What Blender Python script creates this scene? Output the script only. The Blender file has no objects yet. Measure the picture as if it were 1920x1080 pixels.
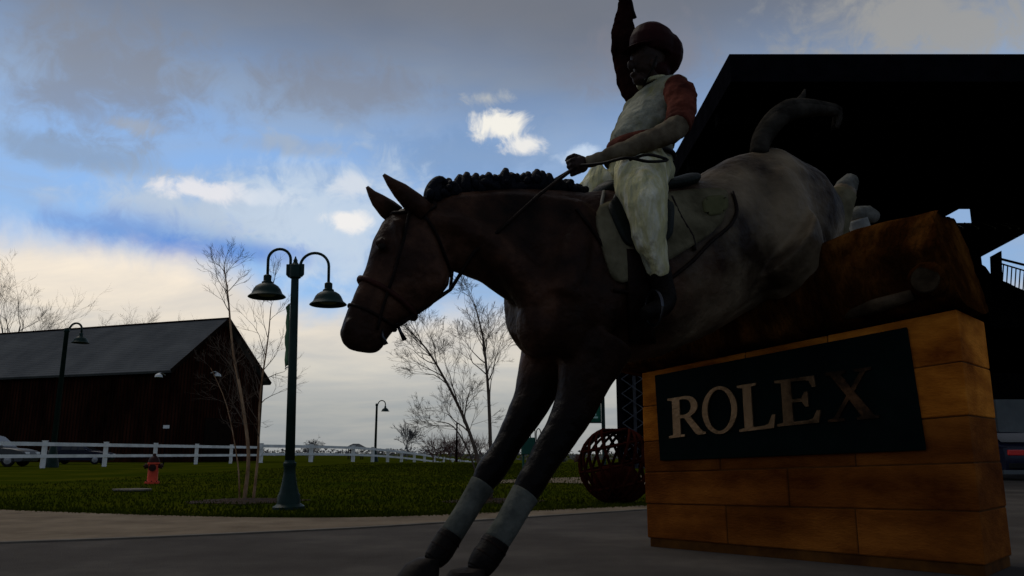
import bpy, bmesh, math, random
from mathutils import Vector, Matrix
from mathutils.bvhtree import BVHTree

random.seed(7)
PI = math.pi
scene = bpy.context.scene
C = scene.collection

# ------------------------------------------------------------------ camera
CAM_H = 0.8
FPX = 1493.0                       # focal length in pixels of a 1920 wide frame
PITCH = math.atan(310.0 / FPX)
cam_data = bpy.data.cameras.new('camera')
cam_data.sensor_width = 36.0
cam_data.lens = 36.0 * FPX / 1920.0
cam_data.clip_start = 0.05
cam_data.clip_end = 6000
cam = bpy.data.objects.new('camera', cam_data)
C.objects.link(cam)
cam.location = (0, 0, CAM_H)
cam.rotation_euler = (PI / 2 + PITCH, 0, 0)
scene.camera = cam

# ------------------------------------------------------------------ exposure
vs = scene.view_settings
vs.view_transform = 'Standard'
vs.look = 'None'
vs.exposure = 0.42
vs.gamma = 1.0
vs.use_curve_mapping = False

# ------------------------------------------------------------------ sun
SUN_EL = math.radians(52)
SUN_AZ = math.radians(-48)          # azimuth from +Y towards +X
sd = bpy.data.lights.new('sun', 'SUN')
sd.energy = 0.75
sd.angle = math.radians(30)
sd.color = (1.0, 0.93, 0.82)
sun = bpy.data.objects.new('sun', sd)
C.objects.link(sun)
sv = Vector((math.sin(SUN_AZ) * math.cos(SUN_EL), math.cos(SUN_AZ) * math.cos(SUN_EL), math.sin(SUN_EL)))
sun.rotation_euler = sv.to_track_quat('Z', 'Y').to_euler()

# ------------------------------------------------------------------ world
world = bpy.data.worlds.new('World')
scene.world = world
world.use_nodes = True
wt = world.node_tree
wt.nodes.clear()


def wn(kind, **kw):
    n = wt.nodes.new(kind)
    for k, v in kw.items():
        setattr(n, k, v)
    return n


def wl(a, b):
    wt.links.new(a, b)


def wmath(op, a, b=None, c=None, clamp=False):
    n = wn('ShaderNodeMath', operation=op, use_clamp=clamp)
    for i, v in enumerate((a, b, c)):
        if v is None:
            continue
        if isinstance(v, (int, float)):
            n.inputs[i].default_value = v
        else:
            wl(v, n.inputs[i])
    return n.outputs[0]


def wstep(v, lo, hi):
    n = wn('ShaderNodeMapRange', interpolation_type='SMOOTHSTEP')
    wl(v, n.inputs[0])
    n.inputs[1].default_value = lo
    n.inputs[2].default_value = hi
    n.inputs[3].default_value = 0
    n.inputs[4].default_value = 1
    return n.outputs[0]


def winv(v):
    return wmath('SUBTRACT', 1.0, v)


def wmix(fac, a, b):
    n = wn('ShaderNodeMix', data_type='RGBA')
    if isinstance(fac, float):
        n.inputs[0].default_value = fac
    else:
        wl(fac, n.inputs[0])
    for i, v in ((6, a), (7, b)):
        if isinstance(v, tuple):
            n.inputs[i].default_value = (*v, 1)
        else:
            wl(v, n.inputs[i])
    return n.outputs[2]


def wnoise(vec, scale, detail=5, rough=0.55, dist=0.0):
    n = wn('ShaderNodeTexNoise', noise_dimensions='3D')
    wl(vec, n.inputs['Vector'])
    n.inputs['Scale'].default_value = scale
    n.inputs['Detail'].default_value = detail
    n.inputs['Roughness'].default_value = rough
    n.inputs['Distortion'].default_value = dist
    return n.outputs['Fac']


SKY_STRENGTH = 0.10
tc = wn('ShaderNodeTexCoord')
sep = wn('ShaderNodeSeparateXYZ')
wl(tc.outputs['Generated'], sep.inputs[0])
sx, sy, sz = sep.outputs
az = wmath('ARCTAN2', sx, sy)
den = wmath('ADD', wmath('MAXIMUM', sz, 0.0), 0.16)
comb = wn('ShaderNodeCombineXYZ')
wl(wmath('DIVIDE', sx, den), comb.inputs[0])
wl(wmath('DIVIDE', sy, den), comb.inputs[1])
q = comb.outputs[0]
comb2 = wn('ShaderNodeCombineXYZ')            # stretched sideways
wl(wmath('MULTIPLY', wmath('DIVIDE', sx, den), 0.6), comb2.inputs[0])
wl(wmath('DIVIDE', sy, den), comb2.inputs[1])
q2 = comb2.outputs[0]
n_big = wnoise(q, 0.9, 4, 0.5, 0.3)
n_mid = wnoise(q2, 2.6, 7, 0.58, 0.4)
n_fine = wnoise(tc.outputs['Generated'], 9.0, 6, 0.6, 0.5)
n_puff = wnoise(tc.outputs['Generated'], 26.0, 6, 0.62, 0.5)

sky = wn('ShaderNodeTexSky', sky_type='NISHITA')
sky.sun_disc = False
sky.sun_elevation = SUN_EL
sky.sun_rotation = SUN_AZ
sky.altitude = 200
sky.air_density = 1.0
sky.dust_density = 0.3
sky.ozone_density = 2.0
K = 1.0 / SKY_STRENGTH


def col(r, g, b, k=1.0):
    return (r * K * k, g * K * k, b * K * k)


blue = wn('ShaderNodeMix', data_type='RGBA', blend_type='MULTIPLY')
blue.inputs[0].default_value = 1.0
wl(sky.outputs[0], blue.inputs[6])
blue.inputs[7].default_value = (0.62, 0.88, 1.08, 1)
cur = blue.outputs[2]
# thin high veil and wisps
wisp = wmath('MULTIPLY_ADD', wstep(n_mid, 0.32, 0.72), 0.46, 0.46)
cur = wmix(wisp, cur, col(0.245, 0.330, 0.465))
# grey layer high up
zz = wmath('ADD', sz, wmath('MULTIPLY', wmath('SUBTRACT', n_big, 0.5), 0.15))
hi = wmath('MULTIPLY', wstep(zz, 0.34, 0.53), 0.93)
gr = wmix(wstep(n_mid, 0.15, 0.85), col(0.104, 0.115, 0.140), col(0.134, 0.136, 0.150))
cur = wmix(hi, cur, gr)


def pix_ang(px, py):
    d = Vector(((px - 960) / FPX, 1.0, -(py - 540) / FPX))
    d = Matrix.Rotation(PITCH, 3, 'X') @ d
    d.normalize()
    return math.atan2(d.x, d.y), d.z


def puff(cur, px, py, w, h, colr, amt=1.0, rag=1.5, lo=0.2, up=1.35):
    a0, z0 = pix_ang(px, py)
    ea = wmath('MULTIPLY', wmath('SUBTRACT', az, a0), FPX / w)
    ez = wmath('MULTIPLY', wmath('SUBTRACT', sz, z0), FPX / h)
    r = wmath('SQRT', wmath('ADD', wmath('MULTIPLY', ea, ea), wmath('MULTIPLY', ez, ez)))
    r = wmath('ADD', r, wmath('MULTIPLY', wmath('SUBTRACT', n_puff, 0.5), rag * 1.6))
    r = wmath('ADD', r, wmath('MULTIPLY', wmath('SUBTRACT', n_fine, 0.5), rag))
    m = wmath('MULTIPLY', winv(wstep(r, lo, up)), amt)
    return wmix(m, cur, colr)


cur = puff(cur, 230, 130, 190, 95, col(0.175, 0.180, 0.200), 0.65)
cur = puff(cur, 640, 165, 190, 50, col(0.165, 0.170, 0.195), 0.55)
cur = puff(cur, 1700, 50, 260, 80, col(0.25, 0.25, 0.245), 0.9, 2.0, .1, 1.35)
cur = puff(cur, 1220, 110, 130, 60, col(0.165, 0.165, 0.195), 0.6)
cur = puff(cur, 860, 300, 210, 60, col(0.125, 0.215, 0.38), 0.5)
cur = puff(cur, 450, 405, 300, 62, col(0.38, 0.445, 0.53), 0.85)
cur = puff(cur, 640, 420, 180, 120, col(0.42, 0.50, 0.60), 0.8)
cur = puff(cur, 250, 440, 170, 40, col(0.10, 0.215, 0.50), 0.7)
cur = puff(cur, 400, 468, 160, 24, col(0.085, 0.205, 0.52), 0.85, 1.0)
cur = puff(cur, 130, 290, 150, 26, col(0.18, 0.235, 0.32), 0.6)
cur = puff(cur, 560, 275, 120, 16, col(0.24, 0.30, 0.40), 0.6)
cur = puff(cur, 255, 236, 42, 14, col(0.27, 0.30, 0.35), 0.7, 2.0, .1, 1.3)
cur = puff(cur, 530, 266, 34, 15, col(0.27, 0.33, 0.42), 0.7, 2.0, .1, 1.3)
cur = puff(cur, 378, 357, 78, 17, col(0.62, 0.61, 0.63), 0.85, 1.9, .25, 1.25)
cur = puff(cur, 505, 370, 55, 14, col(0.50, 0.55, 0.62), 0.7, 2.0, .1, 1.3)
cur = puff(cur, 935, 235, 48, 28, col(0.72, 0.69, 0.62), 0.92, 1.9, .3, 1.25)
cur = puff(cur, 985, 272, 52, 15, col(0.68, 0.66, 0.62), 0.9, 1.9, .2, 1.25)
cur = puff(cur, 910, 183, 46, 16, col(0.36, 0.375, 0.38), 0.85, 1.9, .2, 1.25)
cur = puff(cur, 655, 415, 42, 18, col(0.68, 0.66, 0.64), 0.9, 1.9, .2, 1.25)
cur = puff(cur, 655, 350, 44, 22, col(0.52, 0.55, 0.60), 0.75, 2.0, .1, 1.3)
cur = puff(cur, 1085, 290, 40, 16, col(0.50, 0.58, 0.68), 0.7, 2.0, .1, 1.3)
# bank of pale cloud along the horizon
zb = wmath('ADD', 0.170, wmath('MULTIPLY', winv(wstep(az, -0.45, -0.20)), 0.055))
zb = wmath('ADD', zb, wmath('MULTIPLY', wmath('SUBTRACT', n_fine, 0.5), 0.07))
dz = wmath('SUBTRACT', sz, zb)
bm_ = winv(wstep(dz, -0.030, 0.025))
ramp = wn('ShaderNodeValToRGB')
wl(wmath('MULTIPLY', sz, 3.0), ramp.inputs[0])
els = ramp.color_ramp.elements
els[0].position = 0.0
els[0].color = (0.25, 0.253, 0.247, 1)
els[1].position = 0.78
els[1].color = (0.74, 0.65, 0.54, 1)
for p_, c_ in ((0.16, (0.30, 0.302, 0.288, 1)), (0.30, (0.46, 0.44, 0.395, 1)), (0.5, (0.64, 0.57, 0.475, 1))):
    e = els.new(p_)
    e.color = c_
bank = wn('ShaderNodeMix', data_type='RGBA', blend_type='MULTIPLY')
bank.inputs[0].default_value = 1.0
wl(ramp.outputs[0], bank.inputs[6])
wl(wmix(wstep(n_mid, 0.3, 0.75), col(0.86, 0.88, 0.92), col(1.12, 1.1, 1.06)), bank.inputs[7])
# the bank is brightest on the sun's side of the horizon and greys away from it
sun_side = wmath('MULTIPLY_ADD', wmath('COSINE', wmath('SUBTRACT', az, -0.62)), 0.5, 0.5)
bk = wn('ShaderNodeMix', data_type='RGBA', blend_type='MULTIPLY')
bk.inputs[0].default_value = 1.0
wl(bank.outputs[2], bk.inputs[6])
wl(wmix(wstep(sun_side, 0.0, 1.0), (0.36, 0.38, 0.42), (1.0, 1.0, 1.0)), bk.inputs[7])
cur = wmix(wmath('MULTIPLY', bm_, 0.95), cur, bk.outputs[2])
bg = wn('ShaderNodeBackground')
wl(cur, bg.inputs[0])
bg.inputs[1].default_value = SKY_STRENGTH
wo = wn('ShaderNodeOutputWorld')
wl(bg.outputs[0], wo.inputs[0])

# ================================================================== helpers
FWD = Vector((0, math.cos(PITCH), math.sin(PITCH)))
UPV = Vector((0, -math.sin(PITCH), math.cos(PITCH)))
RGT = Vector((1, 0, 0))
EYE = Vector((0, 0, CAM_H))


def ray(px, py):
    return FWD + RGT * ((px - 960) / FPX) - UPV * ((py - 540) / FPX)


def G(px, py, z=0.0):              # a point of the ground
    d = ray(px, py)
    return EYE + d * ((z - CAM_H) / d.z)


def D(px, py, dist):               # a point at a distance along +Y
    d = ray(px, py)
    return EYE + d * (dist / d.y)


def HZ(py, dist):                  # height seen at a pixel row at a distance
    return D(960, py, dist).z


def tag(o, label=None, cat=None, group=None, kind=None):
    if label:
        o['label'] = label
    if cat:
        o['category'] = cat
    if group:
        o['group'] = group
    if kind:
        o['kind'] = kind
    return o


def empty(name, loc=(0, 0, 0), rz=0.0, label=None, cat=None, group=None):
    o = bpy.data.objects.new(name, None)
    C.objects.link(o)
    o.location = loc
    o.rotation_euler = (0, 0, rz)
    return tag(o, label, cat, group)


def copy_tree(o, parent=None):
    c = o.copy()
    C.objects.link(c)
    c.parent = parent
    for ch in list(o.children):
        copy_tree(ch, c)
    return c


class MB:
    """collects shapes in one mesh"""

    def __init__(self):
        self.v = []
        self.f = []

    def add(self, verts, faces):
        o = len(self.v)
        self.v += [Vector(p) for p in verts]
        self.f += [tuple(i + o for i in f) for f in faces]

    def box(self, lo, hi):
        x0, y0, z0 = lo
        x1, y1, z1 = hi
        self.hexa([(x0, y0, z0), (x1, y0, z0), (x1, y1, z0), (x0, y1, z0),
                   (x0, y0, z1), (x1, y0, z1), (x1, y1, z1), (x0, y1, z1)])

    def hexa(self, p):
        self.add(p, [(3, 2, 1, 0), (4, 5, 6, 7), (0, 1, 5, 4), (1, 2, 6, 5), (2, 3, 7, 6), (3, 0, 4, 7)])

    def obox(self, c, ax, ay, az_):     # oriented box, half vectors
        c, ax, ay, az_ = map(Vector, (c, ax, ay, az_))
        self.hexa([c - ax - ay - az_, c + ax - ay - az_, c + ax + ay - az_, c - ax + ay - az_,
                   c - ax - ay + az_, c + ax - ay + az_, c + ax + ay + az_, c - ax + ay + az_])

    def bar(self, a, b, w, h=None):     # box between two points
        a, b = Vector(a), Vector(b)
        h = w if h is None else h
        d = (b - a)
        dn = d.normalized()
        up = Vector((0, 0, 1)) if abs(dn.z) < 0.95 else Vector((0, 1, 0))
        s = dn.cross(up).normalized()
        u = s.cross(dn)
        self.obox((a + b) / 2, d / 2, s * (w / 2), u * (h / 2))

    def rings(self, rings, cap=True):
        n = len(rings[0])
        vs_, fs = [], []
        for r in rings:
            vs_ += r
        for i in range(len(rings) - 1):
            for j in range(n):
                k = (j + 1) % n
                fs.append((i * n + j, i * n + k, (i + 1) * n + k, (i + 1) * n + j))
        if cap:
            fs.append(tuple(range(n - 1, -1, -1)))
            fs.append(tuple((len(rings) - 1) * n + j for j in range(n)))
        self.add(vs_, fs)

    def loft(self, secs, n=18):         # (centre, half axis a, half axis b)
        rr = []
        for c, a, b in secs:
            rr.append([c + a * math.cos(2 * PI * j / n) + b * math.sin(2 * PI * j / n) for j in range(n)])
        self.rings(rr)

    def tube(self, pts, rad, n=8, closed=False):
        pts = [Vector(p) for p in pts]
        if isinstance(rad, (int, float)):
            rad = [rad] * len(pts)
        t0 = (pts[1] - pts[0]).normalized()
        ref = Vector((0, 0, 1)) if abs(t0.z) < 0.9 else Vector((1, 0, 0))
        s = t0.cross(ref).normalized()
        rr = []
        for i, p in enumerate(pts):
            if i == 0:
                t = pts[1] - pts[0]
            elif i == len(pts) - 1:
                t = pts[-1] - pts[-2]
            else:
                t = pts[i + 1] - pts[i - 1]
            if closed:
                t = pts[(i + 1) % len(pts)] - pts[i - 1]
            t.normalize()
            s = (s - t * s.dot(t)).normalized()
            u = t.cross(s)
            rr.append([p + (s * math.cos(2 * PI * j / n) + u * math.sin(2 * PI * j / n)) * rad[i] for j in range(n)])
        if closed:
            rr.append(rr[0])
        self.rings(rr, cap=not closed)

    def lathe(self, prof, c=(0, 0, 0), n=20, axis='Z'):
        c = Vector(c)
        rr = []
        for r, h in prof:
            ring = []
            for j in range(n):
                a = 2 * PI * j / n
                if axis == 'Z':
                    ring.append(c + Vector((r * math.cos(a), r * math.sin(a), h)))
                elif axis == 'X':
                    ring.append(c + Vector((h, r * math.cos(a), r * math.sin(a))))
                else:
                    ring.append(c + Vector((r * math.sin(a), h, r * math.cos(a))))
            rr.append(ring)
        self.rings(rr)

    def ball(self, c, ax, ay, az_, n=14, m=9):
        c, ax, ay, az_ = map(Vector, (c, ax, ay, az_))
        rr = []
        for i in range(m):
            t = -PI / 2 + PI * (i + 0.35) / (m - 0.3)
            t = max(-PI / 2 + 0.12, min(PI / 2 - 0.12, t))
            rr.append([c + (ax * math.cos(2 * PI * j / n) + ay * math.sin(2 * PI * j / n)) * math.cos(t) + az_ * math.sin(t) for j in range(n)])
        self.rings(rr)

    def prism(self, poly, vec):         # polygon points extruded by a vector
        n = len(poly)
        vec = Vector(vec)
        a = [Vector(p) for p in poly]
        self.add(a + [p + vec for p in a],
                 [tuple(range(n - 1, -1, -1)), tuple(range(n, 2 * n))] +
                 [(i, (i + 1) % n, n + (i + 1) % n, n + i) for i in range(n)])

    def mesh(self, name, mat=None, smooth=False):
        me = bpy.data.meshes.new(name)
        me.from_pydata([tuple(p) for p in self.v], [], self.f)
        bm = bmesh.new()
        bm.from_mesh(me)
        bmesh.ops.recalc_face_normals(bm, faces=bm.faces)
        bm.to_mesh(me)
        bm.free()
        if smooth:
            me.polygons.foreach_set('use_smooth', [True] * len(me.polygons))
            if smooth == 'auto':
                me.set_sharp_from_angle(angle=math.radians(38))
        if mat:
            me.materials.append(mat)
        return me

    def build(self, name, mat, parent=None, smooth=False, bevel=0.0):
        o = bpy.data.objects.new(name, self.mesh(name, mat, smooth))
        C.objects.link(o)
        if parent:
            o.parent = parent
            o.matrix_parent_inverse = Matrix.Identity(4)
        if bevel:
            b = o.modifiers.new('bevel', 'BEVEL')
            b.width = bevel
            b.segments = 2
            b.limit_method = 'ANGLE'
        return o

    def local(self, t):                 # into the frame of an empty placed at t
        m = (Matrix.Translation(t.location) @ t.rotation_euler.to_matrix().to_4x4()).inverted()
        self.v = [m @ p for p in self.v]
        return self

    def part(self, name, mat, thing, smooth=False, bevel=0.0):
        return self.local(thing).build(name, mat, thing, smooth, bevel)


# ================================================================== materials
def mat(name, c1, c2=None, scale=5.0, rough=0.7, bump=0.0, bscale=None, spec=0.06, metal=0.0, detail=6, c3=None,
        stretch=None, obj_rand=0.0, bdist=0.02):
    m = bpy.data.materials.new(name)
    m.use_nodes = True
    nt = m.node_tree
    b = nt.nodes['Principled BSDF']
    b.inputs['Roughness'].default_value = rough
    b.inputs['Specular IOR Level'].default_value = spec
    b.inputs['Metallic'].default_value = metal
    b.inputs['Base Color'].default_value = (*c1, 1)
    tcn = nt.nodes.new('ShaderNodeTexCoord')
    vec = tcn.outputs['Object']
    if stretch:
        mp = nt.nodes.new('ShaderNodeMapping')
        mp.inputs['Scale'].default_value = stretch
        nt.links.new(vec, mp.inputs[0])
        vec = mp.outputs[0]
    out = None
    if c2:
        nz = nt.nodes.new('ShaderNodeTexNoise')
        nz.inputs['Scale'].default_value = scale
        nz.inputs['Detail'].default_value = detail
        nz.inputs['Roughness'].default_value = 0.62
        nt.links.new(vec, nz.inputs['Vector'])
        rp = nt.nodes.new('ShaderNodeValToRGB')
        rp.color_ramp.elements[0].position = 0.33
        rp.color_ramp.elements[1].position = 0.67
        rp.color_ramp.elements[0].color = (*c1, 1)
        rp.color_ramp.elements[1].color = (*c2, 1)
        if c3:
            e_ = rp.color_ramp.elements.new(0.5)
            e_.color = (*c3, 1)
        nt.links.new(nz.outputs['Fac'], rp.inputs[0])
        out = rp.outputs[0]
        if obj_rand:
            oi = nt.nodes.new('ShaderNodeObjectInfo')
            hs = nt.nodes.new('ShaderNodeHueSaturation')
            mr = nt.nodes.new('ShaderNodeMapRange')
            mr.inputs[3].default_value = 1 - obj_rand
            mr.inputs[4].default_value = 1 + obj_rand
            nt.links.new(oi.outputs['Random'], mr.inputs[0])
            nt.links.new(mr.outputs[0], hs.inputs['Value'])
            nt.links.new(out, hs.inputs['Color'])
            out = hs.outputs[0]
        nt.links.new(out, b.inputs['Base Color'])
    if bump:
        nb = nt.nodes.new('ShaderNodeTexNoise')
        nb.inputs['Scale'].default_value = bscale or scale * 4
        nb.inputs['Detail'].default_value = 5
        nt.links.new(vec, nb.inputs['Vector'])
        bp = nt.nodes.new('ShaderNodeBump')
        bp.inputs['Strength'].default_value = bump
        bp.inputs['Distance'].default_value = bdist
        nt.links.new(nb.outputs['Fac'], bp.inputs['Height'])
        nt.links.new(bp.outputs[0], b.inputs['Normal'])
    return m


M = {}
M['grass'] = mat('grass', (0.017, 0.028, 0.0013), (0.052, 0.054, 0.0034), 0.32, 0.95, 0.8, 30, 0.0, c3=(0.031, 0.038, 0.002), detail=8)
M['blade'] = mat('grass_blade', (0.021, 0.031, 0.0015), (0.046, 0.049, 0.0032), 0.4, 0.95, spec=0.0)
M['asphalt'] = mat('asphalt', (0.044, 0.038, 0.033), (0.088, 0.077, 0.066), 0.7, 0.92, 0.6, 90, 0.02, c3=(0.060, 0.0525, 0.046), detail=10)
M['path'] = mat('path_gravel', (0.115, 0.087, 0.060), (0.190, 0.148, 0.103), 1.6, 0.95, 0.5, 90, 0.02)
M['kerb'] = mat('kerb_concrete', (0.10, 0.085, 0.068), (0.15, 0.13, 0.105), 3.0, 0.9, 0.3, 60, 0.03)
M['mulch'] = mat('mulch', (0.012, 0.008, 0.005), (0.040, 0.022, 0.012), 9, 0.95, 1.0, 40, 0.05)
M['concrete'] = mat('concrete', (0.10, 0.095, 0.09), (0.17, 0.16, 0.145), 3, 0.9, 0.3, 50, 0.1)
M['bay'] = mat('bay_bronze', (0.0045, 0.002, 0.0012), (0.085, 0.039, 0.022), 1.8, 0.46, 0.5, 12, 0.05, c3=(0.026, 0.0115, 0.0065), bdist=.04)
M['mane'] = mat('mane_bronze', (0.0018, 0.0024, 0.0045), (0.005, 0.006, 0.010), 12, 0.6, 0.5, 40, 0.06)
M['tail'] = mat('tail_bronze', (0.011, 0.0095, 0.008), (0.040, 0.035, 0.028), 5, 0.7, 0.7, 20, 0.0)
M['hoof'] = mat('hoof_bronze', (0.005, 0.0038, 0.0033), (0.020, 0.015, 0.012), 8, 0.6, 0.3, 30, 0.04)
M['wrap'] = mat('leg_wrap_grey', (0.040, 0.043, 0.037), (0.12, 0.12, 0.10), 4, 0.95, 0.6, 12, 0.0, bdist=.04)
M['boot'] = mat('dark_leather', (0.003, 0.0022, 0.002), (0.011, 0.008, 0.006), 8, 0.55, 0.3, 40, 0.05)
M['leather'] = mat('tack_leather', (0.004, 0.002, 0.0015), (0.012, 0.006, 0.004), 10, 0.55, 0.3, 40, 0.05)
M['noseband'] = mat('noseband_leather', (0.022, 0.007, 0.005), (0.042, 0.013, 0.009), 10, 0.55, 0.3, 40, 0.06)
M['saddle'] = mat('saddle_leather', (0.003, 0.0045, 0.003), (0.010, 0.013, 0.009), 6, 0.55, 0.3, 30, 0.08)
M['piping'] = mat('saddle_piping', (0.09, 0.085, 0.07), (0.15, 0.14, 0.115), 8, 0.6)
M['pad'] = mat('saddle_pad', (0.052, 0.045, 0.026), (0.150, 0.130, 0.080), 3.5, 0.9, 0.5, 18, 0.0)
M['hoof_pale'] = mat('hoof_pale', (0.05, 0.048, 0.04), (0.15, 0.145, 0.125), 8, 0.8, 0.4, 25, 0.0)
M['wrap_pale'] = mat('leg_wrap_pale', (0.13, 0.13, 0.12), (0.26, 0.255, 0.23), 6, 0.9, 0.4, 25, 0.0)
M['emblem'] = mat('pad_emblem', (0.055, 0.055, 0.022), (0.085, 0.08, 0.035), 8, 0.8)
M['steel'] = mat('bit_steel', (0.05, 0.05, 0.055), rough=0.35, metal=1.0)
M['breeches'] = mat('breeches_cream', (0.24, 0.245, 0.19), (0.58, 0.56, 0.45), 3.2, 0.85, 0.8, 7, 0.03, c3=(0.42, 0.385, 0.20), stretch=(2.2, 2.2, .6), bdist=.07)
M['shirt'] = mat('shirt_olive', (0.13, 0.125, 0.055), (0.30, 0.29, 0.22), 4.0, 0.9, 0.8, 7, 0.0, c3=(0.17, 0.17, 0.13), bdist=.07)
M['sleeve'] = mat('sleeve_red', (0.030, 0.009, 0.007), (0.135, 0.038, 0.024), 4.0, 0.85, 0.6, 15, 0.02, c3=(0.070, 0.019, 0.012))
M['skin'] = mat('skin_bronze', (0.010, 0.0055, 0.004), (0.030, 0.016, 0.011), 6, 0.55, 0.3, 25, 0.1)
M['forearm'] = mat('forearm_sleeve', (0.055, 0.040, 0.026), (0.16, 0.13, 0.085), 5, 0.8, 0.4, 20, 0.02)
M['helmet'] = mat('helmet_maroon', (0.007, 0.0015, 0.0018), (0.026, 0.0055, 0.006), 4, 0.55, 0.2, 30, 0.03)
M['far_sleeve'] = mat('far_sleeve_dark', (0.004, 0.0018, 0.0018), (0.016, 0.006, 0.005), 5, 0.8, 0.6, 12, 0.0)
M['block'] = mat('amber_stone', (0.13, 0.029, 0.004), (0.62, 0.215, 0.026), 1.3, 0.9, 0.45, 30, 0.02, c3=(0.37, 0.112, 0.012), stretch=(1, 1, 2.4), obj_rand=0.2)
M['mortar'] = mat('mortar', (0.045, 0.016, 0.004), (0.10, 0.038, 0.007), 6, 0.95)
M['block_low'] = mat('brown_stone_dimmed', (0.055, 0.0125, 0.0025), (0.25, 0.080, 0.012), 1.1, 0.9, 0.45, 30, 0.02, c3=(0.135, 0.039, 0.006), stretch=(1, 1, 2.4), obj_rand=0.2)  # brown-red lower courses, vignette darkening also put into their colour
M['board'] = mat('sign_board', (0.0012, 0.0038, 0.0034), (0.0025, 0.0065, 0.0058), 4, 0.5, 0.1, 30, 0.02)
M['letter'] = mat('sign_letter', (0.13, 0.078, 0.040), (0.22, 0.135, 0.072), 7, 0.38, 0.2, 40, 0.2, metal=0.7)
M['letter_mid'] = mat('sign_letter_half_reflect', (0.020, 0.011, 0.005), (0.19, 0.115, 0.058), 4.5, 0.4, 0.2, 40, 0.2, metal=0.7, c3=(0.12, 0.07, 0.035))  # for the E: part of a dark reflection painted into the metal colour
M['letter_dark_reflect'] = mat('sign_letter_dark_reflect', (0.008, 0.0045, 0.0025), (0.085, 0.040, 0.018), 6, 0.45, 0.2, 40, 0.1, metal=0.7, c3=(0.022, 0.012, 0.006))  # for the X: dark reflection painted into the metal colour
M['log'] = mat('log_bark', (0.009, 0.0028, 0.0007), (0.100, 0.037, 0.007), 1.4, 0.95, 1.0, 9, 0.0, c3=(0.028, 0.009, 0.0018), stretch=(2.2, 1, 1), bdist=.06)
M['cut'] = mat('log_cut_wood', (0.014, 0.009, 0.005), (0.060, 0.042, 0.026), 5, 0.95, 0.6, 14, 0.0, c3=(0.032, 0.022, 0.013))
M['lamp'] = mat('lamp_green', (0.005, 0.015, 0.012), (0.012, 0.029, 0.024), 5, 0.5, 0.15, 40, 0.1)
M['lampglass'] = mat('lamp_glass', (0.12, 0.12, 0.11), rough=0.3)
M['banner'] = mat('banner_green', (0.010, 0.085, 0.050), (0.020, 0.125, 0.075), 3, 0.8, 0.2, 10, 0.1)
M['banner_dull'] = mat('banner_dull', (0.035, 0.085, 0.05), (0.07, 0.13, 0.08), 3, 0.85, 0.2, 10, 0.0)
M['emblem_white'] = mat('emblem_white', (0.35, 0.5, 0.42), rough=0.8)
M['fence'] = mat('fence_white', (0.54, 0.53, 0.49), (0.74, 0.725, 0.68), 1.2, 0.8, 0.2, 20, 0.03)
M['hydrant'] = mat('hydrant_red', (0.50, 0.050, 0.026), (0.66, 0.085, 0.045), 6, 0.6, 0.2, 30, 0.05)
M['hydrant_dark'] = mat('hydrant_cap', (0.02, 0.010, 0.009), (0.05, 0.018, 0.015), 6, 0.6)
M['barn_wall'] = mat('barn_boards', (0.004, 0.0014, 0.001), (0.036, 0.011, 0.006), 0.8, 0.95, 0.3, 10, 0.0, stretch=(1, 1, 0.25))
M['barn_trim'] = mat('barn_trim', (0.006, 0.004, 0.0035), (0.014, 0.009, 0.006), 3, 0.95, spec=0.0)
M['barn_roof'] = mat('barn_shingle', (0.062, 0.066, 0.070), (0.092, 0.096, 0.098), 0.35, 0.95, 0.25, 6, 0.0)
M['pale'] = mat('pale_paint', (0.55, 0.55, 0.53), (0.66, 0.66, 0.64), 3, 0.6)
M['birch'] = mat('birch_bark', (0.12, 0.060, 0.030), (0.40, 0.255, 0.15), 6, 0.9, 0.4, 20, 0.0, stretch=(1, 1, 0.5))
M['twig'] = mat('bare_twigs', (0.065, 0.047, 0.035), (0.13, 0.100, 0.076), 3, 0.95, spec=0.0)
M['glint'] = mat('glint_steel', (0.05, 0.052, 0.065), (0.11, 0.115, 0.13), 3, 0.6, spec=.1)  # paler steel for braces and one pipe, glints put into its colour
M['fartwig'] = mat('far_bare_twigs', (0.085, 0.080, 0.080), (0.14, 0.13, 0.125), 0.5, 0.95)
M['redtwig'] = mat('red_bare_twigs', (0.085, 0.040, 0.036), (0.14, 0.075, 0.062), 1.5, 0.95)
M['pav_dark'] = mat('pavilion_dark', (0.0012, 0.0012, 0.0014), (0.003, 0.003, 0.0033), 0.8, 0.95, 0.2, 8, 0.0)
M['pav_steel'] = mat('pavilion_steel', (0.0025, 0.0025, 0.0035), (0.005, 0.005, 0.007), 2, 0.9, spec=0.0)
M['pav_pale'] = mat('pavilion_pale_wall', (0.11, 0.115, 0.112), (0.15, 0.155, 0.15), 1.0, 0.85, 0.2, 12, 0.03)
M['rust'] = mat('rust_metal', (0.010, 0.002, 0.0015), (0.034, 0.0075, 0.0045), 6, 0.8, 0.4, 25, 0.0)
M['car_silver'] = mat('car_silver', (0.045, 0.047, 0.047), (0.065, 0.067, 0.067), 2, 0.4, spec=0.15)
M['car_dark'] = mat('car_dark_blue', (0.004, 0.005, 0.016), (0.008, 0.009, 0.024), 2, 0.35, spec=0.2)
M['glass'] = mat('car_glass', (0.010, 0.012, 0.013), rough=0.12, spec=0.5)
M['tyre'] = mat('tyre', (0.012, 0.012, 0.012), rough=0.85)
M['rim'] = mat('rim', (0.25, 0.25, 0.26), rough=0.35, metal=0.6)
M['red_lens'] = mat('red_lens', (0.55, 0.012, 0.010), rough=0.2, spec=0.5)
M['green_box'] = mat('green_box', (0.012, 0.055, 0.040), (0.02, 0.075, 0.055), 4, 0.6)

# bay coat turning to paler grey over the loins and quarters
m = M['bay']
nt = m.node_tree
BAYNT = nt

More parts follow.
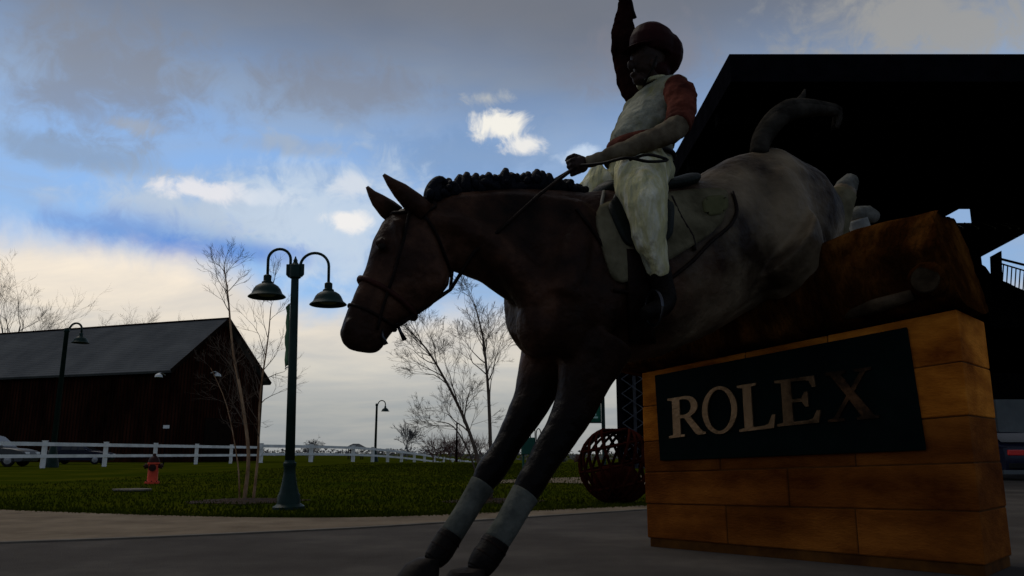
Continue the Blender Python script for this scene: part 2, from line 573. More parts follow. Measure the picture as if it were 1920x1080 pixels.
# ================================================================== ground
def terrain_z(x, y):
    def ss(a, b, v):
        t = max(0.0, min(1.0, (v - a) / (b - a)))
        return t * t * (3 - 2 * t)
    side = ss(-22, -6, x - 0.0 + max(0.0, (y - 85)) * 0.05)
    drop = min(max(0.0, y - 80) * 0.03, 3.6)
    return -drop * (0.25 + 0.75 * side)


xs = [-2500, -900, -400, -200, -120] + list(range(-90, 95, 6)) + [120, 200, 400, 900, 2500]
ys = [-800, -200, -60, -20, -8] + [i * 3.0 for i in range(0, 20)] + list(range(60, 220, 8)) + [240, 300, 420, 700, 1300, 2600, 4500]
gm = MB()
gv = [(x, y, terrain_z(x, y)) for y in ys for x in xs]
nx = len(xs)
gf = [(j * nx + i, j * nx + i + 1, (j + 1) * nx + i + 1, (j + 1) * nx + i) for j in range(len(ys) - 1) for i in range(nx - 1)]
gm.add(gv, gf)
tag(gm.build('lawn', M['grass'], smooth=True), kind='structure')


def sheet(name, pts, z, m):
    b = MB()
    b.add([(p[0], p[1], z) for p in pts], [tuple(range(len(pts)))])
    o = b.build(name, m)
    bm = bmesh.new()
    bm.from_mesh(o.data)
    bmesh.ops.triangulate(bm, faces=bm.faces)
    for f in bm.faces:
        if f.normal.z < 0:
            f.normal_flip()
    bm.to_mesh(o.data)
    bm.free()
    return tag(o, kind='structure')


def lerp_poly(pts, n=6):
    """smooth a pixel polyline"""
    out = []
    for i in range(len(pts) - 1):
        p0 = Vector(pts[max(i - 1, 0)])
        p1 = Vector(pts[i])
        p2 = Vector(pts[i + 1])
        p3 = Vector(pts[min(i + 2, len(pts) - 1)])
        for k in range(n):
            t = k / n
            out.append(0.5 * (2 * p1 + (p2 - p0) * t + (2 * p0 - 5 * p1 + 4 * p2 - p3) * t * t + (3 * p1 - p0 - 3 * p2 + p3) * t ** 3))
    out.append(Vector(pts[-1]))
    return out


lawn_edge = [G(*p) for p in lerp_poly([(-500, 944), (-200, 951), (0, 957), (250, 966), (500, 972), (700, 971), (900, 963), (1100, 954), (1300, 943), (1600, 918), (2000, 876), (2500, 866)])]
road_edge = [G(*p) for p in lerp_poly([(-500, 1034), (-200, 1028), (0, 1021), (250, 1012), (500, 1001), (700, 991), (900, 978), (1100, 965), (1300, 951), (1600, 925), (2000, 880), (2500, 870)])]
sheet('asphalt_road', [p.to_2d() for p in road_edge] + [Vector((60, -60)), Vector((-60, -60))], 0.006, M['asphalt'])
sheet('gravel_path', [p.to_2d() for p in lawn_edge] + [p.to_2d() for p in reversed(road_edge)], 0.012, M['path'])
# low concrete edging between path and road
kb = MB()
rr_ = []
for i, p in enumerate(road_edge):
    a = road_edge[max(i - 1, 0)]
    b = road_edge[min(i + 1, len(road_edge) - 1)]
    s = Vector(((b - a).y, -(b - a).x, 0)).normalized()
    rr_.append([p - s * 0.10 + Vector((0, 0, 0.0)), p - s * 0.10 + Vector((0, 0, 0.022)), p + s * 0.0 + Vector((0, 0, 0.022)), p + Vector((0, 0, 0))])
kb.rings(rr_)
tag(kb.build('road_edging', M['kerb']), kind='structure')
# far footpath
fp0 = [G(900, 902), G(1000, 898), G(1060, 896), G(1150, 893), G(1300, 890)]
fp1 = [G(900, 908), G(1000, 905), G(1060, 906), G(1150, 909), G(1300, 912)]
sheet('far_footpath', [p.to_2d() for p in fp0] + [p.to_2d() for p in reversed(fp1)], 0.012, M['path'])


def disc(name, c, r, z, m, seed=0, asp=1.0):
    rnd = random.Random(seed)
    b = MB()
    n = 28
    pts = []
    for i in range(n):
        a = 2 * PI * i / n
        k = r * (0.88 + 0.24 * rnd.random())
        pts.append(Vector((c[0] + k * math.cos(a) * asp, c[1] + k * math.sin(a), z)))
    cen = Vector((c[0], c[1], z + 0.05))
    b.add(pts + [cen], [(i, (i + 1) % n, n) for i in range(n)])
    return tag(b.build(name, m, smooth=True), kind='structure')


disc('mulch_bed', G(465, 940), 0.85, 0.008, M['mulch'], 1, 1.15)
disc('mulch_bed', G(925, 940), 0.8, 0.008, M['mulch'], 2, 1.0)

# grass blades along the lawn (one mass)
gb = MB()
rnd = random.Random(11)
for k in range(60000):
    i = rnd.random()
    j = i * (len(lawn_edge) - 1)
    a = lawn_edge[int(j)].lerp(lawn_edge[min(int(j) + 1, len(lawn_edge) - 1)], j - int(j))
    far = 55.0 * rnd.random() ** 2.6
    p = a + Vector((rnd.uniform(-.4, .4), far + 0.02, 0))
    if abs(p.x) > p.y * 0.75 + 2:
        continue
    h = rnd.uniform(0.025, 0.065)
    w = rnd.uniform(0.006, 0.014) * (1 + far * 0.05)
    an = rnd.uniform(0, PI)
    sx_ = Vector((math.cos(an) * w, math.sin(an) * w, 0))
    tip = p + Vector((rnd.uniform(-.03, .03), rnd.uniform(-.03, .03), h))
    gb.add([p - sx_, p + sx_, tip], [(0, 1, 2)])
tag(gb.build('grass', M['blade']), kind='stuff')

# ================================================================== horse frame
HA = math.radians(28)
H_AX = Vector((math.cos(HA), math.sin(HA), 0))        # towards the tail
H_N = Vector((math.sin(HA), -math.cos(HA), 0))        # towards the near side
H_O = Vector((-0.425, 5.105, 0))


def H(px, py, w=0.0):
    d = ray(px, py)
    o = H_O + H_N * w
    t = (o - EYE).dot(H_N) / d.dot(H_N)
    return EYE + d * t


def Hr(px, py, w, r):                                 # pixel radius -> metres
    return r * (H(px, py, w) - EYE).dot(FWD) / FPX


def hsec(top, bot, hw, w=0.0):
    a, b = H(*top, w), H(*bot, w)
    return ((a + b) / 2, (a - b) / 2, H_N * hw)


def hlimb(b, pts, w=None, n=14, flat=1.0):
    """pts: (px, py, radius px[, w])"""
    P, R = [], []
    for p in pts:
        ww = p[3] if len(p) > 3 else w
        P.append(H(p[0], p[1], ww))
        R.append(Hr(p[0], p[1], ww, p[2]))
    b.tube(P, R, n)


def remesh(b, name, voxel, smooth_it=6, fac=0.5, disp=None):
    me = b.mesh(name + '_raw')
    o = bpy.data.objects.new(name + '_raw', me)
    C.objects.link(o)
    r = o.modifiers.new('r', 'REMESH')
    r.mode = 'VOXEL'
    r.voxel_size = voxel
    s = o.modifiers.new('s', 'SMOOTH')
    s.factor = fac
    s.iterations = smooth_it
    dg = bpy.context.evaluated_depsgraph_get()
    out = bpy.data.meshes.new_from_object(o.evaluated_get(dg))
    bpy.data.objects.remove(o)
    bpy.data.meshes.remove(me)
    out.name = name
    out.polygons.foreach_set('use_smooth', [True] * len(out.polygons))
    return out


def wobble(me, amp, sc, st=(1, 1, 1)):
    from mathutils import noise as mn_
    P = [v.co.copy() for v in me.vertices]
    N = [v.normal.copy() for v in me.vertices]
    flat = []
    for p, n_ in zip(P, N):
        q0 = Vector((p.x * st[0], p.y * st[1], p.z * st[2])) * sc
        k = mn_.noise(q0) + .5 * mn_.noise(q0 * 2.3 + Vector((5, 1, 2)))
        flat += list(p + n_ * (k * amp))
    me.vertices.foreach_set('co', flat)
    me.update()
    return me


def link_mesh(name, me, material, thing):
    """mesh in world coordinates, made a child of a thing"""
    mt = (Matrix.Translation(thing.location) @ thing.rotation_euler.to_matrix().to_4x4()).inverted()
    me.transform(mt)
    me.materials.clear()
    me.materials.append(material)
    o = bpy.data.objects.new(name, me)
    C.objects.link(o)
    o.parent = thing
    return o


HORSE = empty('horse_statue', (H_O.x, H_O.y, 0), HA,
              'painted bronze bay horse statue leaping down over a log with its head low', 'horse statue')

hb = MB()
# trunk
hb.loft([hsec((1553, 392), (1545, 450), .16), hsec((1538, 358), (1525, 500), .30), hsec((1500, 315), (1498, 540), .40),
         hsec((1435, 279), (1440, 565), .42), hsec((1360, 298), (1390, 590), .385), hsec((1295, 338), (1320, 630), .45),
         hsec((1205, 356), (1230, 672), .47), hsec((1120, 358), (1135, 690), .45), hsec((1050, 372), (1050, 690), .40),
         hsec((1000, 410), (990, 665), .33), hsec((972, 480), (968, 628), .22)], 26)
# neck
hb.loft([hsec((1110, 368), (1040, 650), .34), hsec((1040, 358), (975, 575), .29), hsec((950, 354), (905, 530), .215),
         hsec((870, 360), (862, 514), .17), hsec((805, 380), (830, 496), .14), hsec((768, 392), (805, 470), .11)], 22)
# head
hb.loft([hsec((752, 388), (825, 425), .10), hsec((718, 414), (840, 485), .145), hsec((700, 450), (842, 535), .15),
         hsec((688, 492), (808, 578), .135), hsec((672, 531), (768, 602), .108), hsec((655, 570), (740, 620), .094),
         hsec((645, 600), (726, 636), .092), hsec((638, 622), (718, 652), .088), hsec((641, 642), (712, 660), .072), hsec((656, 656), (698, 664), .045)], 20)
# chin and lips, brow, cheek
hb.ball(H(706, 640), H_AX * .06, H_N * .05, Vector((0, 0, .045)))
hb.ball(H(655, 612, .05), H_AX * .035, H_N * .03, Vector((0, 0, .05)))
hb.ball(H(655, 612, -.05), H_AX * .035, H_N * .03, Vector((0, 0, .05)))
for s in (1, -1):
    hb.ball(H(715, 455, .115 * s), H_AX * .045, H_N * .035, Vector((0, 0, .04)))       # brow
    hb.ball(H(805, 510, .08 * s), H_AX * .13, H_N * .075, Vector((0, 0, .16)))          # cheek
    hb.ball(H(1065, 560, .24 * s), H_AX * .26, H_N * .17, Vector((0, 0, .42)))          # shoulder
    hb.ball(H(1010, 610, .17 * s), H_AX * .15, H_N * .16, Vector((0, 0, .22)))          # breast
    hb.ball(H(1468, 420, .25 * s), H_AX * .32, H_N * .21, Vector((0, 0, .50)))           # quarter
for s in (1, -1):
    # neck and shoulder muscles
    hlimb(hb, lerp_poly([(800, 412, 18, .09 * s), (860, 428, 26, .115 * s), (930, 472, 34, .135 * s), (1000, 545, 42, .175 * s), (1030, 620, 40, .19 * s)], 3), n=10)
    hlimb(hb, lerp_poly([(830, 387, 14, .055 * s), (920, 380, 20, .085 * s), (1020, 390, 27, .14 * s), (1090, 405, 30, .23 * s)], 3), n=10)
    hlimb(hb, lerp_poly([(1095, 400, 26, .22 * s), (1075, 470, 38, .29 * s), (1050, 560, 44, .29 * s)], 3), n=10)
    hb.ball(H(1120, 560, .33 * s), H_AX * .22, H_N * .13, Vector((0, 0, .26)))            # triceps
    hlimb(hb, lerp_poly([(1470, 335, 40, .18 * s), (1510, 395, 44, .21 * s), (1525, 455, 40, .19 * s)], 3), n=10)    # hamstring
    hlimb(hb, lerp_poly([(742, 410, 9, .115 * s), (748, 470, 8, .135 * s), (722, 540, 7, .10 * s), (690, 590, 6, .075 * s)], 3), n=8)  # facial crest
# front legs: the far one leads
legA = [(1040, 640, 62), (1018, 690, 48), (1000, 745, 38), (975, 795, 31), (945, 845, 26), (918, 888, 28), (897, 922, 20), (872, 962, 19), (845, 1003, 21), (826, 1034, 22), (806, 1056, 20)]
legB = [(1120, 640, 72), (1098, 700, 54), (1080, 760, 41), (1050, 815, 34), (1015, 872, 30), (994, 908, 28), (973, 945, 22), (951, 984, 21), (928, 1020, 24), (908, 1050, 24), (890, 1076, 22)]
WA, WB = -.20, .20
hlimb(hb, legA, WA)
hlimb(hb, legB, WB)
# hind legs folded up behind the log
hindN = [(1440, 460, 104, .20), (1482, 508, 80, .20), (1514, 500, 56, .16), (1540, 480, 36, .12), (1552, 455, 31, .12), (1561, 420, 28, .12), (1573, 385, 25, .12), (1585, 355, 22, .12)]
hindF = [(1450, 480, 90, -.22), (1500, 545, 55, -.26), (1560, 520, 32, -.3), (1612, 490, 22, -.32), (1622, 465, 18, -.32), (1615, 435, 16, -.32), (1607, 410, 16, -.32)]
hlimb(hb, hindN)
hlimb(hb, hindF)
body_me = wobble(remesh(hb, 'body', 0.016, 14, 0.5), .008, 5.0)
bvh = BVHTree.FromPolygons([v.co.copy() for v in body_me.vertices], [tuple(p.vertices) for p in body_me.polygons])


def surf(px, py, off=0.012):
    """the near surface of the horse seen at a pixel, lifted a little"""
    d = ray(px, py).normalized()
    loc, nor, idx, dist = bvh.ray_cast(EYE, d)
    if loc is None:
        p = H(px, py)
        loc, nor, idx, dist = bvh.find_nearest(p)
    return loc + nor * off


def mirror(p):
    return p - H_N * 2 * (p - H_O).dot(H_N)


def strap(name, px_pts, r, material, both=True, n=6):
    b = MB()
    pts = [surf(*p) for p in px_pts]
    b.tube(pts, r, 6)
    if both:
        b2 = MB()
        b2.tube([mirror(p) for p in pts], r, 6)
        b2.part(name, material, HORSE, True)
    return b.part(name, material, HORSE, True)


def patch_mesh(grid, thick):
    """grid of points -> thick sheet"""
    b = MB()
    nr, nc = len(grid), len(grid[0])
    top, bot = [], []
    for i in range(nr):
        for j in range(nc):
            p = grid[i][j]
            loc, nor, idx, dist = bvh.find_nearest(p)
            top.append(loc + nor * thick)
            bot.append(loc - nor * 0.01)
    N = nr * nc
    fs = []
    for i in range(nr - 1):
        for j in range(nc - 1):
            q0 = (i * nc + j, i * nc + j + 1, (i + 1) * nc + j + 1, (i + 1) * nc + j)
            fs.append(q0)
            fs.append(tuple(k + N for k in reversed(q0)))
    edge = [j for j in range(nc)] + [i * nc + nc - 1 for i in range(1, nr)] + [(nr - 1) * nc + j for j in range(nc - 2, -1, -1)] + [i * nc for i in range(nr - 2, 0, -1)]
    for k in range(len(edge)):
        a, c = edge[k], edge[(k + 1) % len(edge)]
        fs.append((a, c, c + N, a + N))
    b.add(top + bot, fs)
    return b


def bil(tl, tr, br, bl, nr, nc, bulge=0.0):
    tl, tr, br, bl = map(Vector, (tl, tr, br, bl))
    g = []
    for i in range(nr):
        v = i / (nr - 1)
        row = []
        for j in range(nc):
            u = j / (nc - 1)
            p = tl.lerp(tr, u).lerp(bl.lerp(br, u), v)
            cx = (tl + tr + br + bl) / 4
            k = 1 - bulge * (abs(2 * u - 1) ** 4 * abs(2 * v - 1) ** 4)
            row.append(cx + (p - cx) * k)
        g.append(row)
    return g


def surf_patch(name, tl, tr, br, bl, thick, material, nr=14, nc=14, bulge=0.15, parent=None):
    g = [[surf(p.x, p.y, 0) for p in row] for row in bil(tl, tr, br, bl, nr, nc, bulge)]
    patch_mesh(g, thick).part(name, material, HORSE, True)
    g2 = [[mirror(p) for p in row] for row in g]
    return patch_mesh(g2, thick).part(name, material, HORSE, True)


# coat colour: bay in front, paler grey over loin and quarters
b_ = BAYNT.nodes['Principled BSDF']
src = b_.inputs['Base Color'].links[0].from_socket
tco = BAYNT.nodes.new('ShaderNodeTexCoord')
spx = BAYNT.nodes.new('ShaderNodeSeparateXYZ')
BAYNT.links.new(tco.outputs['Object'], spx.inputs[0])
nzz = BAYNT.nodes.new('ShaderNodeTexNoise')
nzz.inputs['Scale'].default_value = 1.6
nzz.inputs['Detail'].default_value = 5
BAYNT.links.new(tco.outputs['Object'], nzz.inputs[0])
ad = BAYNT.nodes.new('ShaderNodeMath')
ad.operation = 'MULTIPLY_ADD'
BAYNT.links.new(nzz.outputs['Fac'], ad.inputs[0])
ad.inputs[1].default_value = 1.6
BAYNT.links.new(spx.outputs[0], ad.inputs[2])
mrg = BAYNT.nodes.new('ShaderNodeMapRange')
mrg.interpolation_type = 'SMOOTHSTEP'
BAYNT.links.new(ad.outputs[0], mrg.inputs[0])
mrg.inputs[1].default_value = 2.1
mrg.inputs[2].default_value = 3.1
mxx = BAYNT.nodes.new('ShaderNodeMix')
mxx.data_type = 'RGBA'
BAYNT.links.new(mrg.outputs[0], mxx.inputs[0])
BAYNT.links.new(src, mxx.inputs[6])
nz2 = BAYNT.nodes.new('ShaderNodeTexNoise')
nz2.inputs['Scale'].default_value = 2.0
nz2.inputs['Detail'].default_value = 7
BAYNT.links.new(tco.outputs['Object'], nz2.inputs[0])
rp2 = BAYNT.nodes.new('ShaderNodeValToRGB')
rp2.color_ramp.elements[0].position = 0.38
rp2.color_ramp.elements[0].color = (0.017, 0.010, 0.006, 1)
rp2.color_ramp.elements[1].position = 0.66
rp2.color_ramp.elements[1].color = (0.165, 0.122, 0.075, 1)
BAYNT.links.new(nz2.outputs['Fac'], rp2.inputs[0])
BAYNT.links.new(rp2.outputs[0], mxx.inputs[7])
# coat blends to near black towards the hooves
mrz = BAYNT.nodes.new('ShaderNodeMapRange')
mrz.interpolation_type = 'SMOOTHSTEP'
BAYNT.links.new(spx.outputs[2], mrz.inputs[0])
mrz.inputs[1].default_value = 0.9
mrz.inputs[2].default_value = 1.75
pts_ = BAYNT.nodes.new('ShaderNodeMix')
pts_.data_type = 'RGBA'
BAYNT.links.new(mrz.outputs[0], pts_.inputs[0])
pts_.inputs[6].default_value = (0.0035, 0.0022, 0.0018, 1)
BAYNT.links.new(mxx.outputs[2], pts_.inputs[7])
BAYNT.links.new(pts_.outputs[2], b_.inputs['Base Color'])

# tack laid on the coat
surf_patch('saddle_pad', (1106, 385), (1368, 350), (1350, 432), (1150, 545), .025, M['pad'], 16, 22, .12)
surf_patch('pad_emblem', (1313, 374), (1362, 370), (1360, 403), (1316, 410), .034, M['emblem'], 8, 8, .45)
surf_patch('saddle_flap', (1126, 372), (1262, 372), (1250, 470), (1176, 482), .055, M['saddle'], 14, 14, .35)
surf_patch('girth', (1172, 470), (1215, 470), (1225, 640), (1178, 640), .03, M['leather'], 14, 6, .0)
strap('flap_piping', lerp_poly([(1132, 362), (1127, 395), (1140, 435), (1162, 468), (1182, 490)], 4), .013, M['piping'])
strap('pad_binding', lerp_poly([(1150, 545), (1215, 545), (1285, 500), (1330, 455), (1366, 425), (1380, 395), (1372, 362)], 4), .014, M['leather'])
strap('girth_strap', lerp_poly([(1258, 372), (1275, 410), (1296, 445), (1300, 470)], 4), .016, M['leather'])
strap('breastplate', lerp_poly([(1080, 392), (1100, 420), (1128, 460), (1150, 500)], 4), .012, M['leather'])
# saddle seat
sb = MB()
sb.loft([hsec((1118, 352), (1122, 372), .13), hsec((1130, 338), (1136, 376), .17), hsec((1155, 342), (1160, 380), .19),
         hsec((1200, 348), (1205, 380), .24), hsec((1245, 340), (1250, 376), .27), hsec((1275, 328), (1278, 366), .25), hsec((1290, 330), (1291, 352), .17)], 18)
sbo = sb.part('saddle_seat', M['saddle'], HORSE, True)
s2 = sbo.modifiers.new('s', 'SUBSURF')
s2.levels = s2.render_levels = 1

# bridle
def ring_at(top, bot, hw, r, name, material):
    c, a, bb = hsec(top, bot, hw)
    b = MB()
    pts = []
    for k in range(28):
        p = c + a * math.cos(2 * PI * k / 28) + bb * math.sin(2 * PI * k / 28)
        loc, nor, idx, dist = bvh.find_nearest(p)
        pts.append(loc + nor * r * .55)
    b.tube(pts, r, 6, True)
    return b.part(name, material, HORSE, True)


ring_at((670, 519), (774, 592), .122, .018, 'noseband', M['noseband'])
ring_at((652, 570), (741, 620), .104, .010, 'drop_noseband', M['leather'])
ring_at((735, 400), (815, 395), .13, .012, 'browband', M['leather'])
strap('cheek_strap', lerp_poly([(768, 398), (757, 440), (742, 500), (722, 560), (706, 618)], 4), .011, M['leather'])
strap('throat_latch', lerp_poly([(790, 395), (812, 430), (832, 480), (846, 520)], 4), .010, M['leather'])
for s, pts in ((1, [(716, 618), (718, 632), (724, 646)]), (1, [(744, 606), (750, 620), (759, 638)])):
    b = MB()
    b.tube([H(*p, .07) for p in pts], [.010, .010, .016], 6)
    b.part('bit_shank', M['steel'], HORSE, True)
# ears
for w, pts in ((.085, [(796, 400, 22), (775, 380, 21), (750, 357, 16), (732, 341, 9), (719, 327, 3)]), (-.10, [(742, 404, 20), (726, 391, 19), (708, 375, 14), (697, 363, 8), (688, 350, 3)])):
    b = MB()
    hlimb(b, pts, w, 12)
    o = b.part('ear', M['bay'], HORSE, True)
for w in (.128, -.128):
    b = MB()
    b.ball(H(716, 462, w), H_AX * .026, H_N * .018, Vector((0, 0, .022)))
    b.part('eye', M['boot'], HORSE, True)
# plaited mane: a row of knots along the crest
crest = lerp_poly([(815, 372), (850, 362), (900, 356), (960, 352), (1020, 353), (1060, 356), (1092, 362)], 8)
mn = len(crest)
rnd = random.Random(5)
mb_ = MB()
mb_.tube([H(p.x, p.y) for p in crest], [Hr(p.x, p.y, 0, 11) for p in crest], 8)
mb_.part('mane_roll', M['mane'], HORSE, True)
kn = 25
for i in range(kn):
    p = crest[int(i / (kn - 1) * (mn - 1))]
    h = (13 + 13 * math.sin(PI * min(1, (i + 2) / kn)) ** 0.7) + rnd.uniform(-7, 6)
    x = p.x + rnd.uniform(-3, 3)
    b = MB()
    lean = rnd.uniform(-4, 6)
    hlimb(b, [(x, p.y + 6, 13), (x + lean * .4, p.y - h * .4, 12), (x + lean, p.y - h * .85, 9.5), (x + lean * 1.2 + 2, p.y - h * 1.15, 5)], rnd.uniform(-.03, .03), 8)
    b.ball(H(x + lean + rnd.uniform(-4, 4), p.y - h * .85, rnd.uniform(-.02, .04)), H_AX * .028, H_N * .03, Vector((0, 0, .03)), 8, 6)
    for q_ in range(3):
        b.ball(H(x + rnd.uniform(-11, 11), p.y - h * rnd.uniform(.1, .8), rnd.uniform(-.05, .06)), H_AX * rnd.uniform(.02, .035), H_N * .03, Vector((0, 0, rnd.uniform(.025, .04))), 8, 6)
    b.part('mane_plait', M['mane'], HORSE, True)
b = MB()
hlimb(b, lerp_poly([(803, 386, 10), (806, 364, 12), (814, 347, 12), (825, 338, 9), (833, 342, 6), (830, 352, 3)], 3), 0, 8)
b.part('forelock', M['mane'], HORSE, True)
# tail flung up and back
for k in range(13):
    b = MB()
    dx, dy = rnd.uniform(-9, 9), rnd.uniform(-7, 9)
    w = rnd.uniform(-.09, .09)
    kx = rnd.uniform(-14, 12)
    end = [(1510, 202 + dy), (1543, 203 + dy * .8), (1570 + kx * .4, 209 + dy * .7), (1566 + kx * .5, 236 + dy)]
    path = [(1424, 292), (1428, 262 + dy * .3), (1450 + dx * .4, 228 + dy * .6), (1478 + dx * .6, 207 + dy)] + end[:(3 if k % 2 else 4)]
    rad = [19, 18, 17, 15, 12, 9, 6, 2.5]
    hlimb(b, lerp_poly([(*path[i], rad[i]) for i in range(len(path))], 3), w, 8)
    b.part('tail_lock', M['tail'], HORSE, True)
b = MB()
hlimb(b, [(1484, 208, 11), (1498, 192, 9), (1506, 178, 5), (1509, 168, 2)], 0, 8)
b.part('tail_lock', M['tail'], HORSE, True)


# leg wraps, boots, hooves
def wrap(pts, w, material, name, grow=1.18):
    b = MB()
    P = lerp_poly([(p[0], p[1], p[2]) for p in pts], 4)
    hlimb(b, [(p[0], p[1], p[2] * grow) for p in P], w, 16)
    return b.part(name, material, HORSE, True)


wrap([(905, 908, 25), (893, 927, 23), (872, 962, 22), (846, 1003, 22.5)], WA, M['wrap'], 'leg_wrap', 1.0)
wrap([(985, 926, 28), (973, 945, 26), (951, 984, 25), (930, 1016, 25.5)], WB, M['wrap'], 'leg_wrap', 1.0)
wrap([(846, 1001, 23.5), (836, 1017, 24), (824, 1036, 24), (812, 1051, 20)], WA, M['boot'], 'fetlock_boot', 1.0)
wrap([(931, 1014, 26.5), (921, 1032, 27), (906, 1053, 27), (896, 1069, 23)], WB, M['boot'], 'fetlock_boot', 1.0)
wrap([(1552, 458, 32), (1561, 420, 29.5), (1573, 385, 26), (1581, 366, 23.5)], .12, M['pad'], 'hind_leg_wrap', 1.03)
wrap([(1621, 458, 18), (1615, 435, 18), (1608, 412, 17)], -.32, M['wrap_pale'], 'hind_leg_wrap', 1.05)


for pts in ([(841, 1010), (839, 1013)], [(829, 1028), (827, 1031)]):
    wrap([(*p, 24.8) for p in pts], WA, M['leather'], 'boot_strap', 1.0)
for pts in ([(926, 1024), (924, 1027)], [(913, 1043), (911, 1046)]):
    wrap([(*p, 27.9) for p in pts], WB, M['leather'], 'boot_strap', 1.0)


def hoof(top, w, toe, material=M['hoof']):
    """hoof resting on the ground"""
    t = H(*top, w)
    c = Vector((t.x, t.y, 0.0)) - H_AX * toe
    b = MB()
    b.loft([(c + Vector((0, 0, .008)), H_AX * .145, H_N * .125), (c + Vector((0, 0, .05)) + H_AX * .02, H_AX * .135, H_N * .12),
            (c + Vector((0, 0, .12)) + H_AX * .05, H_AX * .11, H_N * .10), (t + Vector((0, 0, 0.02)), H_AX * .08, H_N * .075)], 16)
    return b.part('hoof', material, HORSE, 'auto')


hoof((806, 1052), WA, .10)
hoof((892, 1070), WB, .10)
for pts, w in (([(1580, 366, 21), (1588, 350, 20), (1596, 338, 15), (1602, 334, 7)], .12), ([(1607, 412, 16), (1612, 402, 17), (1626, 402, 17), (1640, 406, 12)], -.32)):
    b = MB()
    hlimb(b, pts, w, 12)
    b.part('hoof', M['hoof_pale'], HORSE, True)
link_mesh('body', body_me, M['bay'], HORSE)

# ================================================================== rider
RID = empty('rider_statue', tuple(Vector((H(1210, 330).x, H(1210, 330).y, H(1210, 330).z))), HA,
            'painted bronze rider in maroon helmet and cream breeches with one arm flung up', 'rider statue')


def rsec(px, py, half, lat, tilt=0.0, w=0.0):
    c = H(px, py, w)
    r = Hr(px, py, w, half)
    a = (H_AX * math.cos(tilt) + Vector((0, 0, 1)) * math.sin(tilt)) * r
    return (c, a, H_N * lat)


# head, neck, hands and arms: the skin
rb = MB()
rb.loft([rsec(1228, 168, 22, .10), rsec(1222, 150, 22, .095), rsec(1214, 138, 26, .09), rsec(1216, 115, 38, .125), rsec(1222, 92, 40, .135), rsec(1226, 72, 34, .12)], 16)
rb.ball(H(1199, 150), H_AX * .06, H_N * .055, Vector((0, 0, .045)))                      # chin
rb.ball(H(1183, 122), H_AX * .035, H_N * .025, Vector((0, 0, .045)))                      # nose
rb.ball(H(1188, 140), H_AX * .03, H_N * .04, Vector((0, 0, .02)))                         # lips
for s in (1, -1):
    rb.ball(H(1226, 120, .125 * s), H_AX * .03, H_N * .02, Vector((0, 0, .045)))          # ears
head_me = remesh(rb, 'body', 0.011, 4)
link_mesh('body', head_me, M['skin'], RID)


def hand_at(px, py, w, ax, up, name='hand', sc=1.0):
    """fist with four curled fingers and a thumb, ax = knuckle direction, up = fist's thumb side"""
    c = H(px, py, w)
    ax, up = Vector(ax).normalized(), Vector(up).normalized()
    pal = ax.cross(up).normalized()
    b = MB()
    b.ball(c - ax * .03 * sc, ax * .065 * sc, pal * .038 * sc, up * .062 * sc)
    for i, (ln, t) in enumerate(((.9, .048), (1.0, .017), (.95, -.016), (.8, -.045))):
        p0 = c + up * t * sc
        pts = [p0, p0 + ax * .045 * ln * sc + pal * .012 * sc, p0 + ax * .052 * ln * sc + pal * .05 * sc, p0 + ax * .02 * sc + pal * .068 * ln * sc, p0 - ax * .012 * sc + pal * .05 * sc]
        b.tube(pts, [.018 * sc, .0175 * sc, .016 * sc, .015 * sc, .012 * sc], 8)
    p0 = c - ax * .04 * sc + up * .05 * sc + pal * .01 * sc
    b.tube([p0, p0 + up * .03 * sc + ax * .03 * sc + pal * .02 * sc, p0 + up * .028 * sc + ax * .07 * sc + pal * .04 * sc, p0 + up * .012 * sc + ax * .085 * sc + pal * .06 * sc], [.022 * sc, .02 * sc, .018 * sc, .012 * sc], 8)
    me = remesh(b, name, 0.006, 3)
    return link_mesh(name, me, M['skin'], RID)


hand_at(1084, 310, .20, -H_AX - Vector((0, 0, .45)), Vector((0, 0, 1)) - H_AX * .3, 'hand', 1.0)
hand_at(1172, -2, -.30, Vector((0, 0, 1)), -H_AX, 'hand', 1.0)
# shirt: torso
tb = MB()
tb.loft([rsec(1200, 312, 56, .25), rsec(1200, 285, 62, .255, .1), rsec(1204, 255, 63, .265, .15), rsec(1214, 222, 60, .29, .2),
         rsec(1226, 192, 56, .31, .25), rsec(1236, 168, 44, .27, .25), rsec(1236, 154, 28, .13, .2)], 22)
hlimb(tb, [(1238, 176, 26, .15), (1262, 172, 27, .27), (1276, 178, 28, .35)], n=12)
hlimb(tb, [(1226, 180, 26, -.15), (1200, 172, 26, -.27), (1190, 170, 24, -.33)], n=12)
shirt_me = remesh(tb, 'shirt', 0.013, 5)
link_mesh('shirt', wobble(shirt_me, .020, 6.0, (1, 1, 1.5)), M['shirt'], RID)
# near sleeve
nb_ = MB()
hlimb(nb_, lerp_poly([(1262, 160, 24, .30), (1276, 178, 29, .37), (1279, 208, 28, .43), (1270, 236, 25, .48)], 4), n=14)
link_mesh('sleeve', wobble(remesh(nb_, 'sleeve', 0.011, 4), .014, 9.0, (1, 1, 1.6)), M['sleeve'], RID)
nf = MB()
hlimb(nf, lerp_poly([(1272, 232, 24, .47), (1256, 248, 23, .48), (1210, 266, 19, .42), (1160, 284, 15, .34), (1125, 297, 12, .27), (1100, 304, 11, .22)], 4), n=14)
o = link_mesh('forearm', wobble(remesh(nf, 'forearm', 0.010, 4), .012, 9.0, (1.6, 1, 1)), M['forearm'], RID)
nc_ = MB()
hlimb(nc_, [(1180, 270, 22, .36), (1158, 279, 19, .33), (1140, 287, 15, .30)], n=14)
